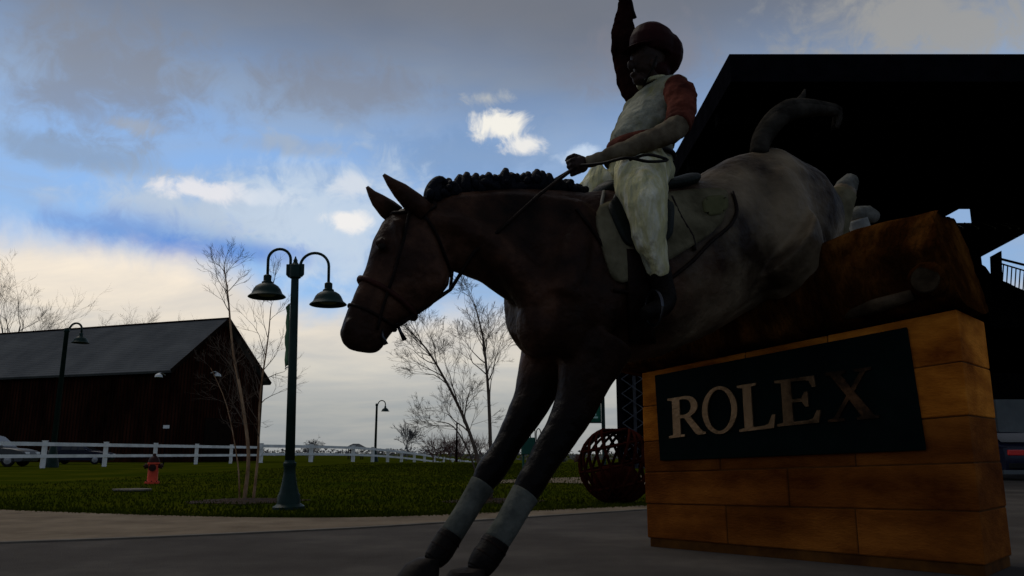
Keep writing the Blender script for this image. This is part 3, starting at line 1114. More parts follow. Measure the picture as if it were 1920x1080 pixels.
# far arm flung up
fb = MB()
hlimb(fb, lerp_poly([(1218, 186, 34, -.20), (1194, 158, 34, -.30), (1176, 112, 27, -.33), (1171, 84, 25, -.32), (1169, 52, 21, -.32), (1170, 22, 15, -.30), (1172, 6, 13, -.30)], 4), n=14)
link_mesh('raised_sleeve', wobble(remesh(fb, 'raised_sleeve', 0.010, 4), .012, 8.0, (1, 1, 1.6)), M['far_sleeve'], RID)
# whip loop hanging from the raised hand
wb = MB()
wb.tube([H(*p, -.26) for p in ((1180, -8), (1184, 6), (1186, 20), (1190, 34))], [.012, .013, .016, .02], 8)
wb.part('whip_loop', M['boot'], RID, True)
# red hem and belt
hmb = MB()
hmb.loft([rsec(1200, 284, 64, .262, .1), rsec(1201, 274, 66, .267, .12), rsec(1202, 264, 65, .271, .14)], 22)
hmb.part('shirt_hem', M['sleeve'], RID, True)
bb = MB()
c, a, l = rsec(1200, 300, 62, .262, .08)
bb.tube([c + a * math.cos(2 * PI * k / 28) + l * math.sin(2 * PI * k / 28) for k in range(28)], .022, 6, True)
bb.part('belt', M['boot'], RID, True)
# breeches
lb = MB()
lb.loft([rsec(1200, 300, 58, .25), rsec(1202, 325, 58, .27), rsec(1206, 345, 50, .25)], 20)
for s in (1, -1):
    pts = [(1205, 315, 54, .17), (1203, 345, 50, .36), (1208, 375, 43, .50), (1214, 405, 37, .55), (1220, 450, 31, .55), (1229, 490, 25, .54), (1237, 518, 20, .53)]
    if s > 0:
        hlimb(lb, lerp_poly(pts, 3), n=16)
    else:
        P = lerp_poly(pts, 3)
        lb.tube([mirror(H(p[0], p[1], p[3])) for p in P], [Hr(p[0], p[1], p[3], p[2]) for p in P], 16)
link_mesh('breeches', wobble(remesh(lb, 'breeches', 0.013, 4), .018, 6.5, (1.3, 1.3, 1)), M['breeches'], RID)
for s in (1, -1):
    bo = MB()
    pts = lerp_poly([(1234, 506, 24, .53), (1243, 535, 21, .53), (1249, 560, 20, .53), (1240, 576, 19, .54), (1222, 584, 17, .56), (1206, 588, 12, .57)], 3)
    P = [H(p[0], p[1], p[3]) for p in pts]
    R = [Hr(p[0], p[1], p[3], p[2]) for p in pts]
    bo.tube(P if s > 0 else [mirror(p) for p in P], R, 14)
    link_mesh('boot', remesh(bo, 'boot', 0.011, 4), M['boot'], RID)
    st = MB()
    P2 = [H(1232, 560, .56), H(1222, 592, .56)]
    cc = H(1226, 578, .56)
    if s < 0:
        cc = mirror(cc)
    st.tube([cc + H_N * .09 * math.cos(2 * PI * k / 16) + Vector((0, 0, .12)) * math.sin(2 * PI * k / 16) for k in range(16)], .012, 6, True)
    st.part('stirrup', M['steel'], RID, True)
# helmet: shell, visor, chin strap
hm = MB()
hm.loft([rsec(1228, 112, 44, .165, -.15), rsec(1226, 98, 48, .18, -.15), rsec(1225, 80, 47, .175, -.12), rsec(1224, 62, 38, .145, -.1), rsec(1222, 50, 22, .085), rsec(1221, 46, 7, .03)], 22)
hm.ball(H(1246, 104), H_AX * .135, H_N * .18, Vector((0, 0, .19)))
hm.ball(H(1228, 138), H_AX * .12, H_N * .125, Vector((0, 0, .10)))
link_mesh('helmet', remesh(hm, 'helmet', 0.012, 3), M['helmet'], RID)
hv = MB()
pk = [H(1186, 92), H(1160, 100)]
v0 = H(1196, 88)
hv.loft([(v0 + H_AX * .04, H_AX * .07, H_N * .15), (v0 - H_AX * .06 - Vector((0, 0, .035)), H_AX * .05, H_N * .13), (v0 - H_AX * .13 - Vector((0, 0, .065)), H_AX * .02, H_N * .08)], 14)
hv.part('helmet_visor', M['helmet'], RID, True)
cs = MB()
cs.tube([H(*p, w) for p, w in (((1232, 105), .16), ((1222, 130), .13), ((1207, 158), .05))], .010, 6)
cs.part('chin_strap', M['boot'], RID, True)
cl = MB()
cl.loft([rsec(1222, 158, 26, .125, .25), rsec(1221, 152, 27, .13, .25)], 16)
cl.part('collar', M['breeches'], RID, True)
# reins run from the hand to the bit and over the thigh
for s in (1, -1):
    rn = MB()
    pts = [H(1080, 314, .2), H(1068, 322, .2), H(1010, 366, .24), H(968, 404, .25)]
    if s < 0:
        pts = [pts[0]] + [mirror(p) for p in pts[1:]]
    low = [surf(940, 430, .02), surf(890, 470, .02), surf(840, 540, .03), H(745, 612, .10)]
    if s < 0:
        low = [mirror(p) for p in low]
    rn.tube(pts + low, .013, 6)
    rn.part('rein', M['leather'], HORSE, True)
rl = MB()
rl.tube(lerp_poly([tuple(H(*p)) for p in ((1088, 310, .24), (1130, 306, .42), (1175, 296, .60), (1215, 303, .64), (1252, 300, .55), (1215, 290, .64), (1180, 300, .60))], 4), .011, 6)
rl.part('rein_end', M['boot'], HORSE, True)

# ================================================================== plinth
PZ = 0.08
pl0 = G(1214, 1008, PZ)
pr0 = G(1849, 1061, PZ)
PU = (pr0 - pl0)
PLEN = PU.length
PU.normalize()
PV = Vector((-PU.y, PU.x, 0))          # away from the camera
if PV.y < 0:
    PV = -PV
back = G(1912, 1046, PZ)
PDEP = (back - pr0).dot(PV) + 0.13


def zat(pt, px, py):                    # height above pt seen at a pixel row
    d = ray(px, py)
    k = (pt.x * d.x + pt.y * d.y) / (d.x * d.x + d.y * d.y)
    return CAM_H + d.z * k


ZL = zat(pl0, 1198, 699)
ZR = zat(pr0, 1791, 579)
prz = math.atan2(PU.y, PU.x)
PLI = empty('stone_plinth', (pl0.x, pl0.y, 0), prz, 'long amber stone plinth carrying the dark lettered sign beneath the log', 'plinth')


def pp(u, v, fz):                       # plinth coordinates, fz = share of the local height
    zt = ZL + (ZR - ZL) * u / PLEN
    return (u, v, PZ + (zt - PZ) * fz)


cb = MB()
i_ = .007
cb.hexa([pp(i_, i_, 0), pp(PLEN - i_, i_, 0), pp(PLEN - i_, PDEP - i_, 0), pp(i_, PDEP - i_, 0), pp(i_, i_, .985), pp(PLEN - i_, i_, .985), pp(PLEN - i_, PDEP - i_, .985), pp(i_, PDEP - i_, .985)])
cb.build('core', M['mortar'], PLI)
rnd = random.Random(21)
fr = [0, .2, .385, .57, .785, 1.0]
for r in range(5):
    n = 3 if r % 2 == 0 else 2
    cuts = [0] + [PLEN * ((k + 1) / n + rnd.uniform(-.06, .06)) for k in range(n - 1)] + [PLEN]
    for k in range(n):
        g = .0025
        jit = rnd.uniform(-.006, .006)
        b = MB()
        u0, u1 = cuts[k] + (g if k else jit), cuts[k + 1] - (g if k < n - 1 else jit)
        f0, f1 = fr[r] + .002, fr[r + 1] - .002
        jj = rnd.uniform(-.008, .004)
        # front and back halves so the end faces show a joint
        b.hexa([pp(u0, jj, f0), pp(u1, jj, f0), pp(u1, PDEP, f0), pp(u0, PDEP, f0), pp(u0, jj, f1), pp(u1, jj, f1), pp(u1, PDEP, f1), pp(u0, PDEP, f1)])
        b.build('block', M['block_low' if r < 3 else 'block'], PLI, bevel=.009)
# sign board
def on_front(px, py, v=0.0):
    o = Vector((pl0.x, pl0.y, 0)) + PV * v
    d = ray(px, py)
    t = (o - EYE).dot(PV) / d.dot(PV)
    P = EYE + d * t
    return (P - Vector((pl0.x, pl0.y, 0))).dot(PU), P.z


SV = -0.035
c4 = [on_front(*p, SV) for p in ((1227, 704), (1700, 613), (1736, 844), (1237, 864))]
sbm = MB()
sbm.prism([(c4[0][0], -.012, c4[0][1]), (c4[1][0], -.012, c4[1][1]), (c4[2][0], -.012, c4[2][1]), (c4[3][0], -.012, c4[3][1])], (0, SV + .012, 0))
sign = sbm.build('sign_board', M['board'], PLI, bevel=.006)

# serif capitals drawn as outlines in a unit box of height 1
def arc(cx, cy, rx, ry, a0, a1, n):
    return [(cx + rx * math.cos(math.radians(a0 + (a1 - a0) * k / n)), cy + ry * math.sin(math.radians(a0 + (a1 - a0) * k / n))) for k in range(n + 1)]


GL = {
    'R': (.78, [[(0, 0), (.36, 0), (.36, .05), (.27, .07), (.27, .46), (.36, .46), (.60, .04), (.66, 0), (.82, 0), (.82, .05), (.76, .07), (.50, .47)]
                + arc(.40, .735, .27, .265, -62, 90, 10) + [(0, 1), (0, .95), (.10, .93), (.10, .07), (0, .05)],
                [(.27, .54)] + arc(.37, .735, .155, .195, -90, 90, 8) + [(.27, .93)]]),
    'O': (.95, [arc(.47, .5, .47, .52, 0, 354, 36), arc(.47, .5, .32, .45, 0, 354, 30)]),
    'L': (.72, [[(0, 0), (.68, 0), (.72, .28), (.66, .28), (.58, .10), (.50, .07), (.28, .07), (.28, .93), (.38, .95), (.38, 1), (0, 1), (0, .95), (.11, .93), (.11, .07), (0, .05)]]),
    'E': (.74, [[(0, 0), (.70, 0), (.74, .26), (.68, .26), (.61, .10), (.52, .07), (.28, .07), (.28, .48), (.44, .48), (.50, .36), (.55, .36), (.55, .68), (.50, .68), (.44, .55), (.28, .55),
                 (.28, .93), (.50, .93), (.58, .90), (.63, .76), (.69, .76), (.67, 1), (0, 1), (0, .95), (.11, .93), (.11, .07), (0, .05)]]),
    'X': (.88, [[(0, 0), (.30, 0), (.30, .05), (.20, .07), (.41, .41), (.60, .07), (.52, .05), (.52, 0), (.90, 0), (.90, .05), (.82, .07), (.51, .56), (.74, .93), (.84, .95), (.84, 1), (.54, 1), (.54, .95), (.64, .93),
                 (.46, .64), (.30, .93), (.38, .95), (.38, 1), (.02, 1), (.02, .95), (.10, .93), (.37, .49), (.11, .07), (0, .05)]]),
}
spans = {'R': ((1255, 822), (1317, 741)), 'O': ((1319, 816), (1381, 724)), 'L': ((1387, 810), (1450, 716)), 'E': ((1458, 800), (1534, 706)), 'X': ((1553, 792), (1638, 690))}
for ch in 'ROLEX':
    (x0, y0), (x1, y1) = spans[ch]
    u0, za = on_front(x0, y0, SV - .012)
    u1, zb_ = on_front(x1, y1, SV - .012)
    u2, za2 = on_front(x1, y0 - 8, SV - .012)
    wdt, outl = GL[ch]
    cu = bpy.data.curves.new('letter', 'CURVE')
    cu.dimensions = '2D'
    cu.fill_mode = 'BOTH'
    cu.extrude = .009
    hgt = zb_ - (za + za2) / 2
    tilt = (za2 - za) / max(.01, u1 - u0)
    for ring in outl:
        sp = cu.splines.new('POLY')
        sp.points.add(len(ring) - 1)
        for k, (gx, gy) in enumerate(ring):
            gx = gx / wdt * (u1 - u0)
            sp.points[k].co = (gx, gy * hgt + gx * tilt, 0, 1)
        sp.use_cyclic_u = True
    to = bpy.data.objects.new('tmp', cu)
    C.objects.link(to)
    dg = bpy.context.evaluated_depsgraph_get()
    me = bpy.data.meshes.new_from_object(to.evaluated_get(dg))
    bpy.data.objects.remove(to)
    me.transform(Matrix.Translation((u0, SV - .0095, za)) @ Matrix.Rotation(PI / 2, 4, 'X'))
    me.materials.clear()
    me.materials.append(M[{'E': 'letter_mid', 'X': 'letter_dark_reflect'}.get(ch, 'letter')])
    lo = bpy.data.objects.new('letter', me)
    C.objects.link(lo)
    lo.parent = sign
# pad under the plinth
pdm = MB()
e_ = -.015
pdm.box((-e_, -e_, 0), (PLEN + e_, PDEP + e_, PZ))
pdo = pdm.build('plinth_pad', M['mortar'], PLI, bevel=.01)

# ================================================================== log on the plinth
LOG = empty('fallen_log', (pl0.x, pl0.y, 0), prz, 'huge rough brown log lying along the top of the stone plinth', 'log')
rnd = random.Random(4)
lg = MB()
rings = []
NS, NR = 60, 64
ph = [rnd.uniform(0, 6.28) for _ in range(6)]


LT0, LT1 = on_front(1560, 468, .12), on_front(1765, 401, .12)
LB1 = on_front(1842, 574, .0)


def logtop(u):                          # top height of the log from the photograph
    return LT1[1] + (LT0[1] - LT1[1]) * (LT1[0] - u) / (LT1[0] - LT0[0]) * .6


u_a, u_b = -.25, (LT1[0] + LB1[0]) / 2 - .05
SLANT = (LB1[0] - LT1[0]) / 2 * .6
print('LOG', LT0, LT1, LB1, PLEN, PDEP, ZL, ZR, pl0, pr0)
for s in range(NS + 1):
    t = s / NS
    u = u_a + (u_b - u_a) * t
    zb0 = ZL + (ZR - ZL) * max(0, min(1, u / PLEN)) + .01
    zt = logtop(u) + .02 * math.sin(7 * t + ph[0]) + .015 * math.sin(17 * t + ph[1])
    hz = (zt - zb0) / 2
    ring = []
    for k in range(NR):
        a = 2 * PI * k / NR
        q_ = 1 + .05 * math.sin(3 * a + ph[2] + 2 * t) + .035 * math.sin(7 * a + ph[3] + 5 * t) + .02 * math.sin(13 * a + ph[4])
        cy, cz = math.cos(a), math.sin(a)
        sq = (abs(cy) ** 5 + abs(cz) ** 5) ** (-1 / 5)
        y = cy * sq * .42 * q_
        z = max(-1, cz * sq * (q_ if cz > 0 else 1)) * hz
        uu = u + (SLANT * (-z / hz) if s == NS else 0) 
        ring.append((uu, PDEP * .32 + y, zb0 + hz + z))
    rings.append(ring)
lg.rings([[Vector(p) for p in r] for r in rings])
lgo = lg.build('trunk', M['log'], LOG, 'auto')
wobble(lgo.data, .022, 4.0, (.6, 1.6, 1.6))
bvl = BVHTree.FromPolygons([v.co.copy() for v in lgo.data.vertices], [tuple(p.vertices) for p in lgo.data.polygons])
# pale sawn stub on the near side
u_s, z_s = on_front(1738, 522, -.2)
st = MB()
st.tube([(u_s, .0, z_s), (u_s, -.22, z_s - .01), (u_s + .0, -.245, z_s - .012)], [.15, .125, .10], 18)
wobble(st.build('branch_stub', M['log'], LOG, True).data, .02, 9.0)
st = MB()
st.tube([(u_s, -.242, z_s - .012), (u_s, -.252, z_s - .012)], [.098, .09], 18)
st.build('sawn_face', M['cut'], LOG)
# pale sapwood strip along the lower side
ss_ = MB()
ss_.tube([(u_s - .62, -.12, z_s - .19), (u_s - .38, -.185, z_s - .15), (u_s - .1, -.2, z_s - .10)], [.03, .055, .04], 8)
ss_.build('root_flare', M['cut'], LOG, True)

# ================================================================== street lamps
def lamp_head(T, base, direction, z_top, span, drop, sc, name_suffix=''):
    """one swan neck with bell shade; local coordinates"""
    d = Vector(direction)
    arm = MB()
    pts = []
    r = span / 2
    s0 = Vector(base)
    for k in range(15):
        a = PI - PI * k / 14
        pts.append(s0 + d * (r + r * math.cos(a)) + Vector((0, 0, z_top - s0.z - r + r * math.sin(a))))
    if (pts[0] - s0).length > .01:
        pts = [s0] + pts
    e = pts[-1]
    pts.append(e - Vector((0, 0, drop)))
    arm.tube(pts, (.022 if sc < 1.2 else .034) * sc, 10)
    arm.lathe([(.03 * sc, 0), (.034 * sc, .02 * sc), (.034 * sc, .06 * sc), (.03 * sc, .08 * sc)], s0, 12)
    arm.build('swan_neck', M['lamp'], T, True)
    tip = pts[-1]
    sh = MB()
    prof = [(.04, .0), (.06, -.015), (.06, -.10), (.085, -.115), (.085, -.14), (.125, -.155), (.17, -.185), (.20, -.225), (.22, -.27), (.232, -.30), (.275, -.335), (.285, -.348), (.275, -.355), (.225, -.32), (.19, -.26), (.05, -.20)]
    sh.lathe([(r_ * sc, h_ * sc) for r_, h_ in prof], tip, 28)
    so = sh.build('lamp_shade', M['lamp'], T, 'auto')
    gl = MB()
    gl.lathe([(.05 * sc, -.2 * sc), (.16 * sc, -.24 * sc), (.17 * sc, -.29 * sc), (.11 * sc, -.33 * sc)], tip, 16)
    gl.build('globe', M['lampglass'], so, True)


# double lamp
lb_ = G(541, 955)
LZ = zat(lb_, 551, 490)
L1 = empty('street_lamp', (lb_.x, lb_.y, 0), 0, 'tall dark green street lamp with two bell shades and a narrow banner', 'street lamp', 'dark green swan neck street lamps')
b = MB()
b.lathe([(.235, .0), (.235, .04), (.20, .06), (.175, .08), (.165, .20), (.145, .23), (.115, .36), (.09, .50), (.085, .60), (.098, .62), (.098, .66), (.078, .68), (.072, .70)], (0, 0, 0), 12)
b.build('base', M['lamp'], L1, 'auto')
b = MB()
b.lathe([(.072, .70), (.066, 2.0), (.058, LZ - .30), (.058, LZ - .26)], (0, 0, 0), 16)
b.build('pole', M['lamp'], L1, True)
b = MB()
b.lathe([(.075, LZ - .26), (.09, LZ - .25), (.09, LZ - .06), (.075, LZ - .05), (.05, LZ - .03), (.03, LZ + .0), (.035, LZ + .02), (.02, LZ + .05), (.006, LZ + .09)], (0, 0, 0), 16)
for s in (1, -1):
    b.tube([(s * .08, 0, LZ - .22), (s * .105, 0, LZ - .2), (s * .105, 0, LZ - .04)], .035, 10)
b.build('collar', M['lamp'], L1, 'auto')
zt = zat(lb_, 521, 463)
lamp_head(L1, (-.075, .0, LZ - .22), (-1, -.05, 0), zt, .345, .235, 1.0)
zt2 = zat(lb_, 594, 473)
lamp_head(L1, (.075, .0, LZ - .22), (1, .05, 0), zt2 - .03, .44, .255, 1.0)
L1.rotation_euler = (0, -.028, 0)
# narrow banner seen almost edge on
zb1, zb0_ = zat(lb_, 545, 570), zat(lb_, 540, 684)
b = MB()
g = []
for i in range(9):
    z = zb0_ + (zb1 - zb0_) * i / 8
    off = .015 * math.sin(i * 1.3)
    g.append([Vector((-.07, -.01, z)), Vector((-.13 + off, .10, z)), Vector((-.17 + off * 1.5, .20, z)), Vector((-.19 - off, .28, z)),
              Vector((-.182 - off, .286, z)), Vector((-.162 + off * 1.5, .206, z)), Vector((-.122 + off, .106, z)), Vector((-.062, -.006, z))])
b.rings(g)
b.build('banner', M['banner_dull'], L1, True)
for z in (zb0_ - .02, zb1 + .02):
    b = MB()
    b.tube([(-.05, 0, z), (-.13, .13, z), (-.195, .31, z)], .011, 8)
    b.build('banner_arm', M['pale'], L1, True)


def single_lamp(px, dist, y_top, label, side=1, sc=1.0, reach=.7, banner=False):
    p = D(px, 850, dist)
    gz = terrain_z(p.x, p.y)
    zt_ = HZ(y_top, dist)
    hgt = zt_ - gz
    T = empty('street_lamp', (p.x, p.y, gz), 0, label, 'street lamp', 'dark green swan neck street lamps')
    b = MB()
    b.lathe([(.22 * sc, 0), (.22 * sc, .1 * sc), (.15 * sc, .4 * sc), (.10 * sc, .7 * sc)], (0, 0, 0), 10)
    b.build('base', M['lamp'], T, 'auto')
    b = MB()
    b.lathe([(.085 * sc, .7 * sc), (.07 * sc, hgt - reach * .75), (.09 * sc, hgt - reach * .73), (.09 * sc, hgt - reach * .45), (.03 * sc, hgt - reach * .4)], (0, 0, 0), 10)
    b.build('pole', M['lamp'], T, True)
    lamp_head(T, (side * .09 * sc, 0, hgt - reach * .5), (side, 0, 0), hgt, reach, .12 * sc, sc)
    return T


single_lamp(99, 47, 606, 'single swan neck street lamp rising against the grey barn roof', 1, 1.75, .72)
single_lamp(703.5, 112, 751, 'small distant swan neck street lamp standing beyond the white fence', 1, 2.1, 1.0)

# ================================================================== barn
PK = D(430, 598, 80)
BD = Vector((-.941, .339, 0)).normalized()      # along the ridge, away
BG = Vector((.339, .941, 0)).normalized()       # along the gable
RZ = HZ(598, 80)
HWB = 7.16
EZ = 8.45
BL = 46.0
br_z = math.atan2(BG.y, BG.x)
BARN = empty('barn', (PK.x, PK.y, 0), math.atan2(BD.y, BD.x), 'long dark wooden barn with grey pitched roof behind the white fence', 'barn')
# local: x along ridge away from the gable, y = across (towards camera positive or negative)
yb = 1.0 if (Matrix.Rotation(math.atan2(BD.y, BD.x), 3, 'Z') @ Vector((0, 1, 0))).dot(-BG) > 0 else -1.0
W_ = HWB - .45
b = MB()
b.prism([(.5, -W_, 0), (.5, W_, 0), (.5, W_, EZ - .1), (.5, 0, RZ - .45), (.5, -W_, EZ - .1)], (BL, 0, 0))
wall = b.build('wall', M['barn_wall'], BARN)
bt = MB()
k = 0
y = -W_
while y <= W_:
    zt_ = EZ - .15 + (RZ - .5 - EZ) * (1 - abs(y) / W_)
    bt.box((.455, y - .03, .3), (.498, y + .03, zt_))
    y += .42
x = .6
while x < BL:
    bt.box((x - .03, yb * (W_ + .002), .3), (x + .03, yb * (W_ + .045), EZ - .35))
    x += .42
tag(bt.build('battens', M['barn_trim'], BARN), kind='stuff')
for s in (1, -1):
    b = MB()
    sl = Vector((0, s * HWB, EZ - RZ))
    n_ = Vector((0, s * (RZ - EZ), HWB)).normalized()
    a0 = Vector((0, 0, RZ))
    e0 = Vector((0, s * HWB, EZ)) + sl.normalized() * .35
    th = n_ * -.22
    b.hexa([a0 + th, a0 + th + Vector((BL + 1, 0, 0)), e0 + th + Vector((BL + 1, 0, 0)), e0 + th, a0, a0 + Vector((BL + 1, 0, 0)), e0 + Vector((BL + 1, 0, 0)), e0])
    rf = b.build('roof', M['barn_roof'], BARN)
    # courses of shingles
    ln = (e0 - a0).length
    cs_ = MB()
    nC = 26
    for i in range(nC):
        p0 = a0 + (e0 - a0) * (i / nC)
        p1 = a0 + (e0 - a0) * ((i + .93) / nC)
        cs_.hexa([p0 + n_ * .002, p0 + n_ * .002 + Vector((BL + .98, 0, 0)), p1 + n_ * .002 + Vector((BL + .98, 0, 0)), p1 + n_ * .002,
                  p0 + n_ * .02, p0 + n_ * .02 + Vector((BL + .98, 0, 0)), p1 + n_ * .022 + Vector((BL + .98, 0, 0)), p1 + n_ * .022])
    tag(cs_.build('shingle_courses', M['barn_roof'], rf), kind='stuff')
    b = MB()
    f0 = a0 + n_ * -.05 + Vector((-.03, 0, 0))
    f1 = e0 + n_ * -.05 + Vector((-.03, 0, 0))
    b.bar(f0, f1, .06, .36)
    b.build('barge_board', M['barn_trim'], BARN)
b = MB()
b.tube([(-.02, 0, RZ + .06), (BL + 1, 0, RZ + .06)], .12, 6)
b.build('ridge_cap', M['barn_trim'], BARN)
# doors and loft openings on the gable end and along the side
for y0, y1, z1 in ((-1.9, 1.9, 4.2),):
    b = MB()
    b.box((.38, y0, .1), (.454, -.02, z1))
    b.build('barn_door', M['barn_trim'], BARN)
    b = MB()
    b.box((.38, .02, .1), (.454, y1, z1))
    b.build('barn_door', M['barn_trim'], BARN)
# pale floodlight on the barn corner
b = MB()
b.lathe([(.10, .0), (.30, -.14), (.36, -.34), (.34, -.36), (.2, -.2)], (1.2, yb * (W_ + .85), EZ - .45), 14)
b.tube([(1.2, yb * (W_ + .05), EZ - .55), (1.2, yb * (W_ + .5), EZ - .35), (1.2, yb * (W_ + .85), EZ - .45)], .05, 8)
b.build('wall_light', M['pale'], BARN, 'auto')
b = MB()
b.tube([(.4, -yb * 1.6 * -1, EZ + 0.1), (.0, yb * 1.6, EZ + .25), (-.4, yb * 1.6, EZ + .1)], .05, 8)
b.lathe([(.10, .0), (.30, -.14), (.36, -.34), (.34, -.36), (.2, -.2)], (-.4, yb * 1.6, EZ + .1), 14)
b.build('wall_light', M['pale'], BARN, 'auto')

# ================================================================== white rail fences
def fence(name, pts, label, hgt=1.42, rails=((1.20, 1.40), (.56, .74)), pw=.2):
    F = empty(name, (pts[0][0], pts[0][1], 0), 0, label, 'fence', 'white rail fences round the lawn')
    proto = None
    for i, (x, y, z) in enumerate(pts):
        if proto is None:
            b = MB()
            b.box((-pw / 2, -pw / 2, -.1), (pw / 2, pw / 2, hgt + .03))
            b.box((-pw / 2 - .02, -pw / 2 - .02, hgt + .032), (pw / 2 + .02, pw / 2 + .02, hgt + .075))
            proto = b.build('post', M['fence'], F)
            po = proto
        else:
            po = proto.copy()
            C.objects.link(po)
        po.location = (x - pts[0][0], y - pts[0][1], z)
    for i in range(len(pts) - 1):
        a, c = Vector(pts[i]), Vector(pts[i + 1])
        o0 = Vector(pts[0]) * 1.0
        o0.z = 0
        d = (c - a).normalized()
        nrm = Vector((d.y, -d.x, 0)).normalized()
        if nrm.y > 0:
            nrm = -nrm
        for z0, z1 in rails:
            b = MB()
            off = nrm * (pw / 2 + .022)
            b.bar(a - o0 + off + Vector((0, 0, (z0 + z1) / 2)), c - o0 + off - d * .01 + Vector((0, 0, (z0 + z1) / 2)), .04, z1 - z0)
            b.build('rail', M['fence'], F)
    return F


near = []
for k in range(-2, 6):
    x, y = -25.9 + .78 * k, 45 + 5.24 * k
    near.append((x, y, 0))
fence('rail_fence', near, 'white two rail fence running past the barn at the left of the lawn')
c_ = near[-1]
far = [c_]
for i in range(1, 3):
    t = i / 2
    x, y = c_[0] + (-16.6 - c_[0]) * t, c_[1] + (85 - c_[1]) * t
    far.append((x, y, terrain_z(x, y)))
for px, dd in ((699, 91), (727, 97), (753, 104), (777, 111), (796, 117), (815, 124), (832, 130), (849, 137), (862, 144), (877, 151), (888, 157), (900, 163), (912, 170), (926, 177), (940, 184), (955, 191), (970, 198)):
    p = D(px, 850, dd)
    far.append((p.x, p.y, terrain_z(p.x, p.y)))
fence('rail_fence', far, 'distant white rail fence dipping away behind the lawn towards the horse', 1.6, ((1.30, 1.56), (.62, .84)), .34)

# ================================================================== hydrant, slab, small sign
hp = G(285, 907)
HY = empty('fire_hydrant', (hp.x, hp.y, 0), .3, 'small red fire hydrant with dark caps standing on the lawn', 'fire hydrant')
b = MB()
b.lathe([(.19, 0), (.19, .05), (.15, .06), (.135, .08), (.13, .50), (.155, .52), (.155, .56)], (0, 0, 0), 18)
b.build('barrel', M['hydrant'], HY, 'auto')
b = MB()
b.lathe([(.15, .56), (.145, .60), (.12, .67), (.07, .72), (.045, .73), (.045, .79), (.02, .80)], (0, 0, 0), 18)
b.build('bonnet', M['hydrant_dark'], HY, 'auto')
for s in (1, -1):
    b = MB()
    b.lathe([(.055, s * .10), (.055, s * .17), (.072, s * .175), (.072, s * .22), (.03, s * .225), (.03, s * .25)], (0, 0, .46), 14, 'X')
    b.build('side_cap', M['hydrant_dark'], HY, 'auto')
b = MB()
b.lathe([(.07, -.10), (.07, -.18), (.095, -.185), (.095, -.24), (.035, -.245), (.035, -.28)], (0, 0, .42), 14, 'Y')
b.build('pumper_cap', M['hydrant_dark'], HY, 'auto')
b = MB()
for k in range(8):
    a = 2 * PI * k / 8
    b.lathe([(.014, .05), (.014, .08)], (.168 * math.cos(a), .168 * math.sin(a), 0), 6)
tag(b.build('flange_bolts', M['hydrant_dark'], HY), kind='stuff')
sp_ = G(250, 921)
b = MB()
pts = []
rnd = random.Random(3)
for k in range(10):
    a = 2 * PI * k / 10
    pts.append((sp_.x + .42 * math.cos(a) * rnd.uniform(.8, 1.1), sp_.y + .36 * math.sin(a) * rnd.uniform(.8, 1.1), .012))
b.prism(pts, (0, 0, .04))
tag(b.build('stepping_stone', M['kerb'], bevel=.01), 'flat pale stone slab lying in the grass before the red hydrant', 'stone slab')
s_p = D(308, 850, 58)
SG = empty('notice_post', (s_p.x, s_p.y, 0), 0, 'thin post with a small blank white plate behind the left fence', 'notice post')
zt_ = HZ(802, 58)
b = MB()
b.bar((0, 0, 0), (0, 0, zt_), .07, .07)
b.build('post', M['pav_steel'], SG)
b = MB()
b.box((-.22, -.06, zt_ - .05), (.22, -.038, zt_ + .18))
b.build('plate', M['pale'], SG)
s_p = D(198, 850, 49)
# ================================================================== trees
MINR = .0022


def branch_rec(tr, tw, p, d, ln, r, depth, rnd, spread, up, maxd, gnarl=.18):
    n = 4 if depth == 0 else 3
    pts, rad = [p], [r]
    for i in range(n):
        d = (d + Vector((rnd.gauss(0, gnarl), rnd.gauss(0, gnarl), rnd.gauss(0, gnarl) + up * .08))).normalized()
        p = p + d * ln / n
        pts.append(p)
        rad.append(r * (1 - .5 * (i + 1) / n))
    b = tr if depth < 1 else tw
    b.tube(pts, rad, 7 if depth == 0 else (5 if depth == 1 else 3))
    if depth >= maxd:
        return
    k = rnd.randint(3, 4) if depth else 6
    for i in range(k):
        t = rnd.uniform(.35, 1.0) if i else 1.0
        j = min(n - 1, int(t * n))
        q0 = pts[j].lerp(pts[min(j + 1, n)], t * n - j) if j < n else pts[-1]
        dirn = (pts[min(j + 1, n)] - pts[j]).normalized()
        side = Vector((rnd.gauss(0, 1), rnd.gauss(0, 1), rnd.gauss(0, .6)))
        side = (side - dirn * side.dot(dirn)).normalized()
        s = spread * rnd.uniform(.6, 1.2) * (0.35 if i == 0 else 1)
        nd = (dirn * math.cos(s) + side * math.sin(s) + Vector((0, 0, up * .15))).normalized()
        branch_rec(tr, tw, q0, nd, ln * rnd.uniform(.52, .74), max(r * (1 - .5 * t) * rnd.uniform(.55, .75), MINR if depth > 1 else MINR * 1.8), depth + 1, rnd, spread, up, maxd, gnarl)


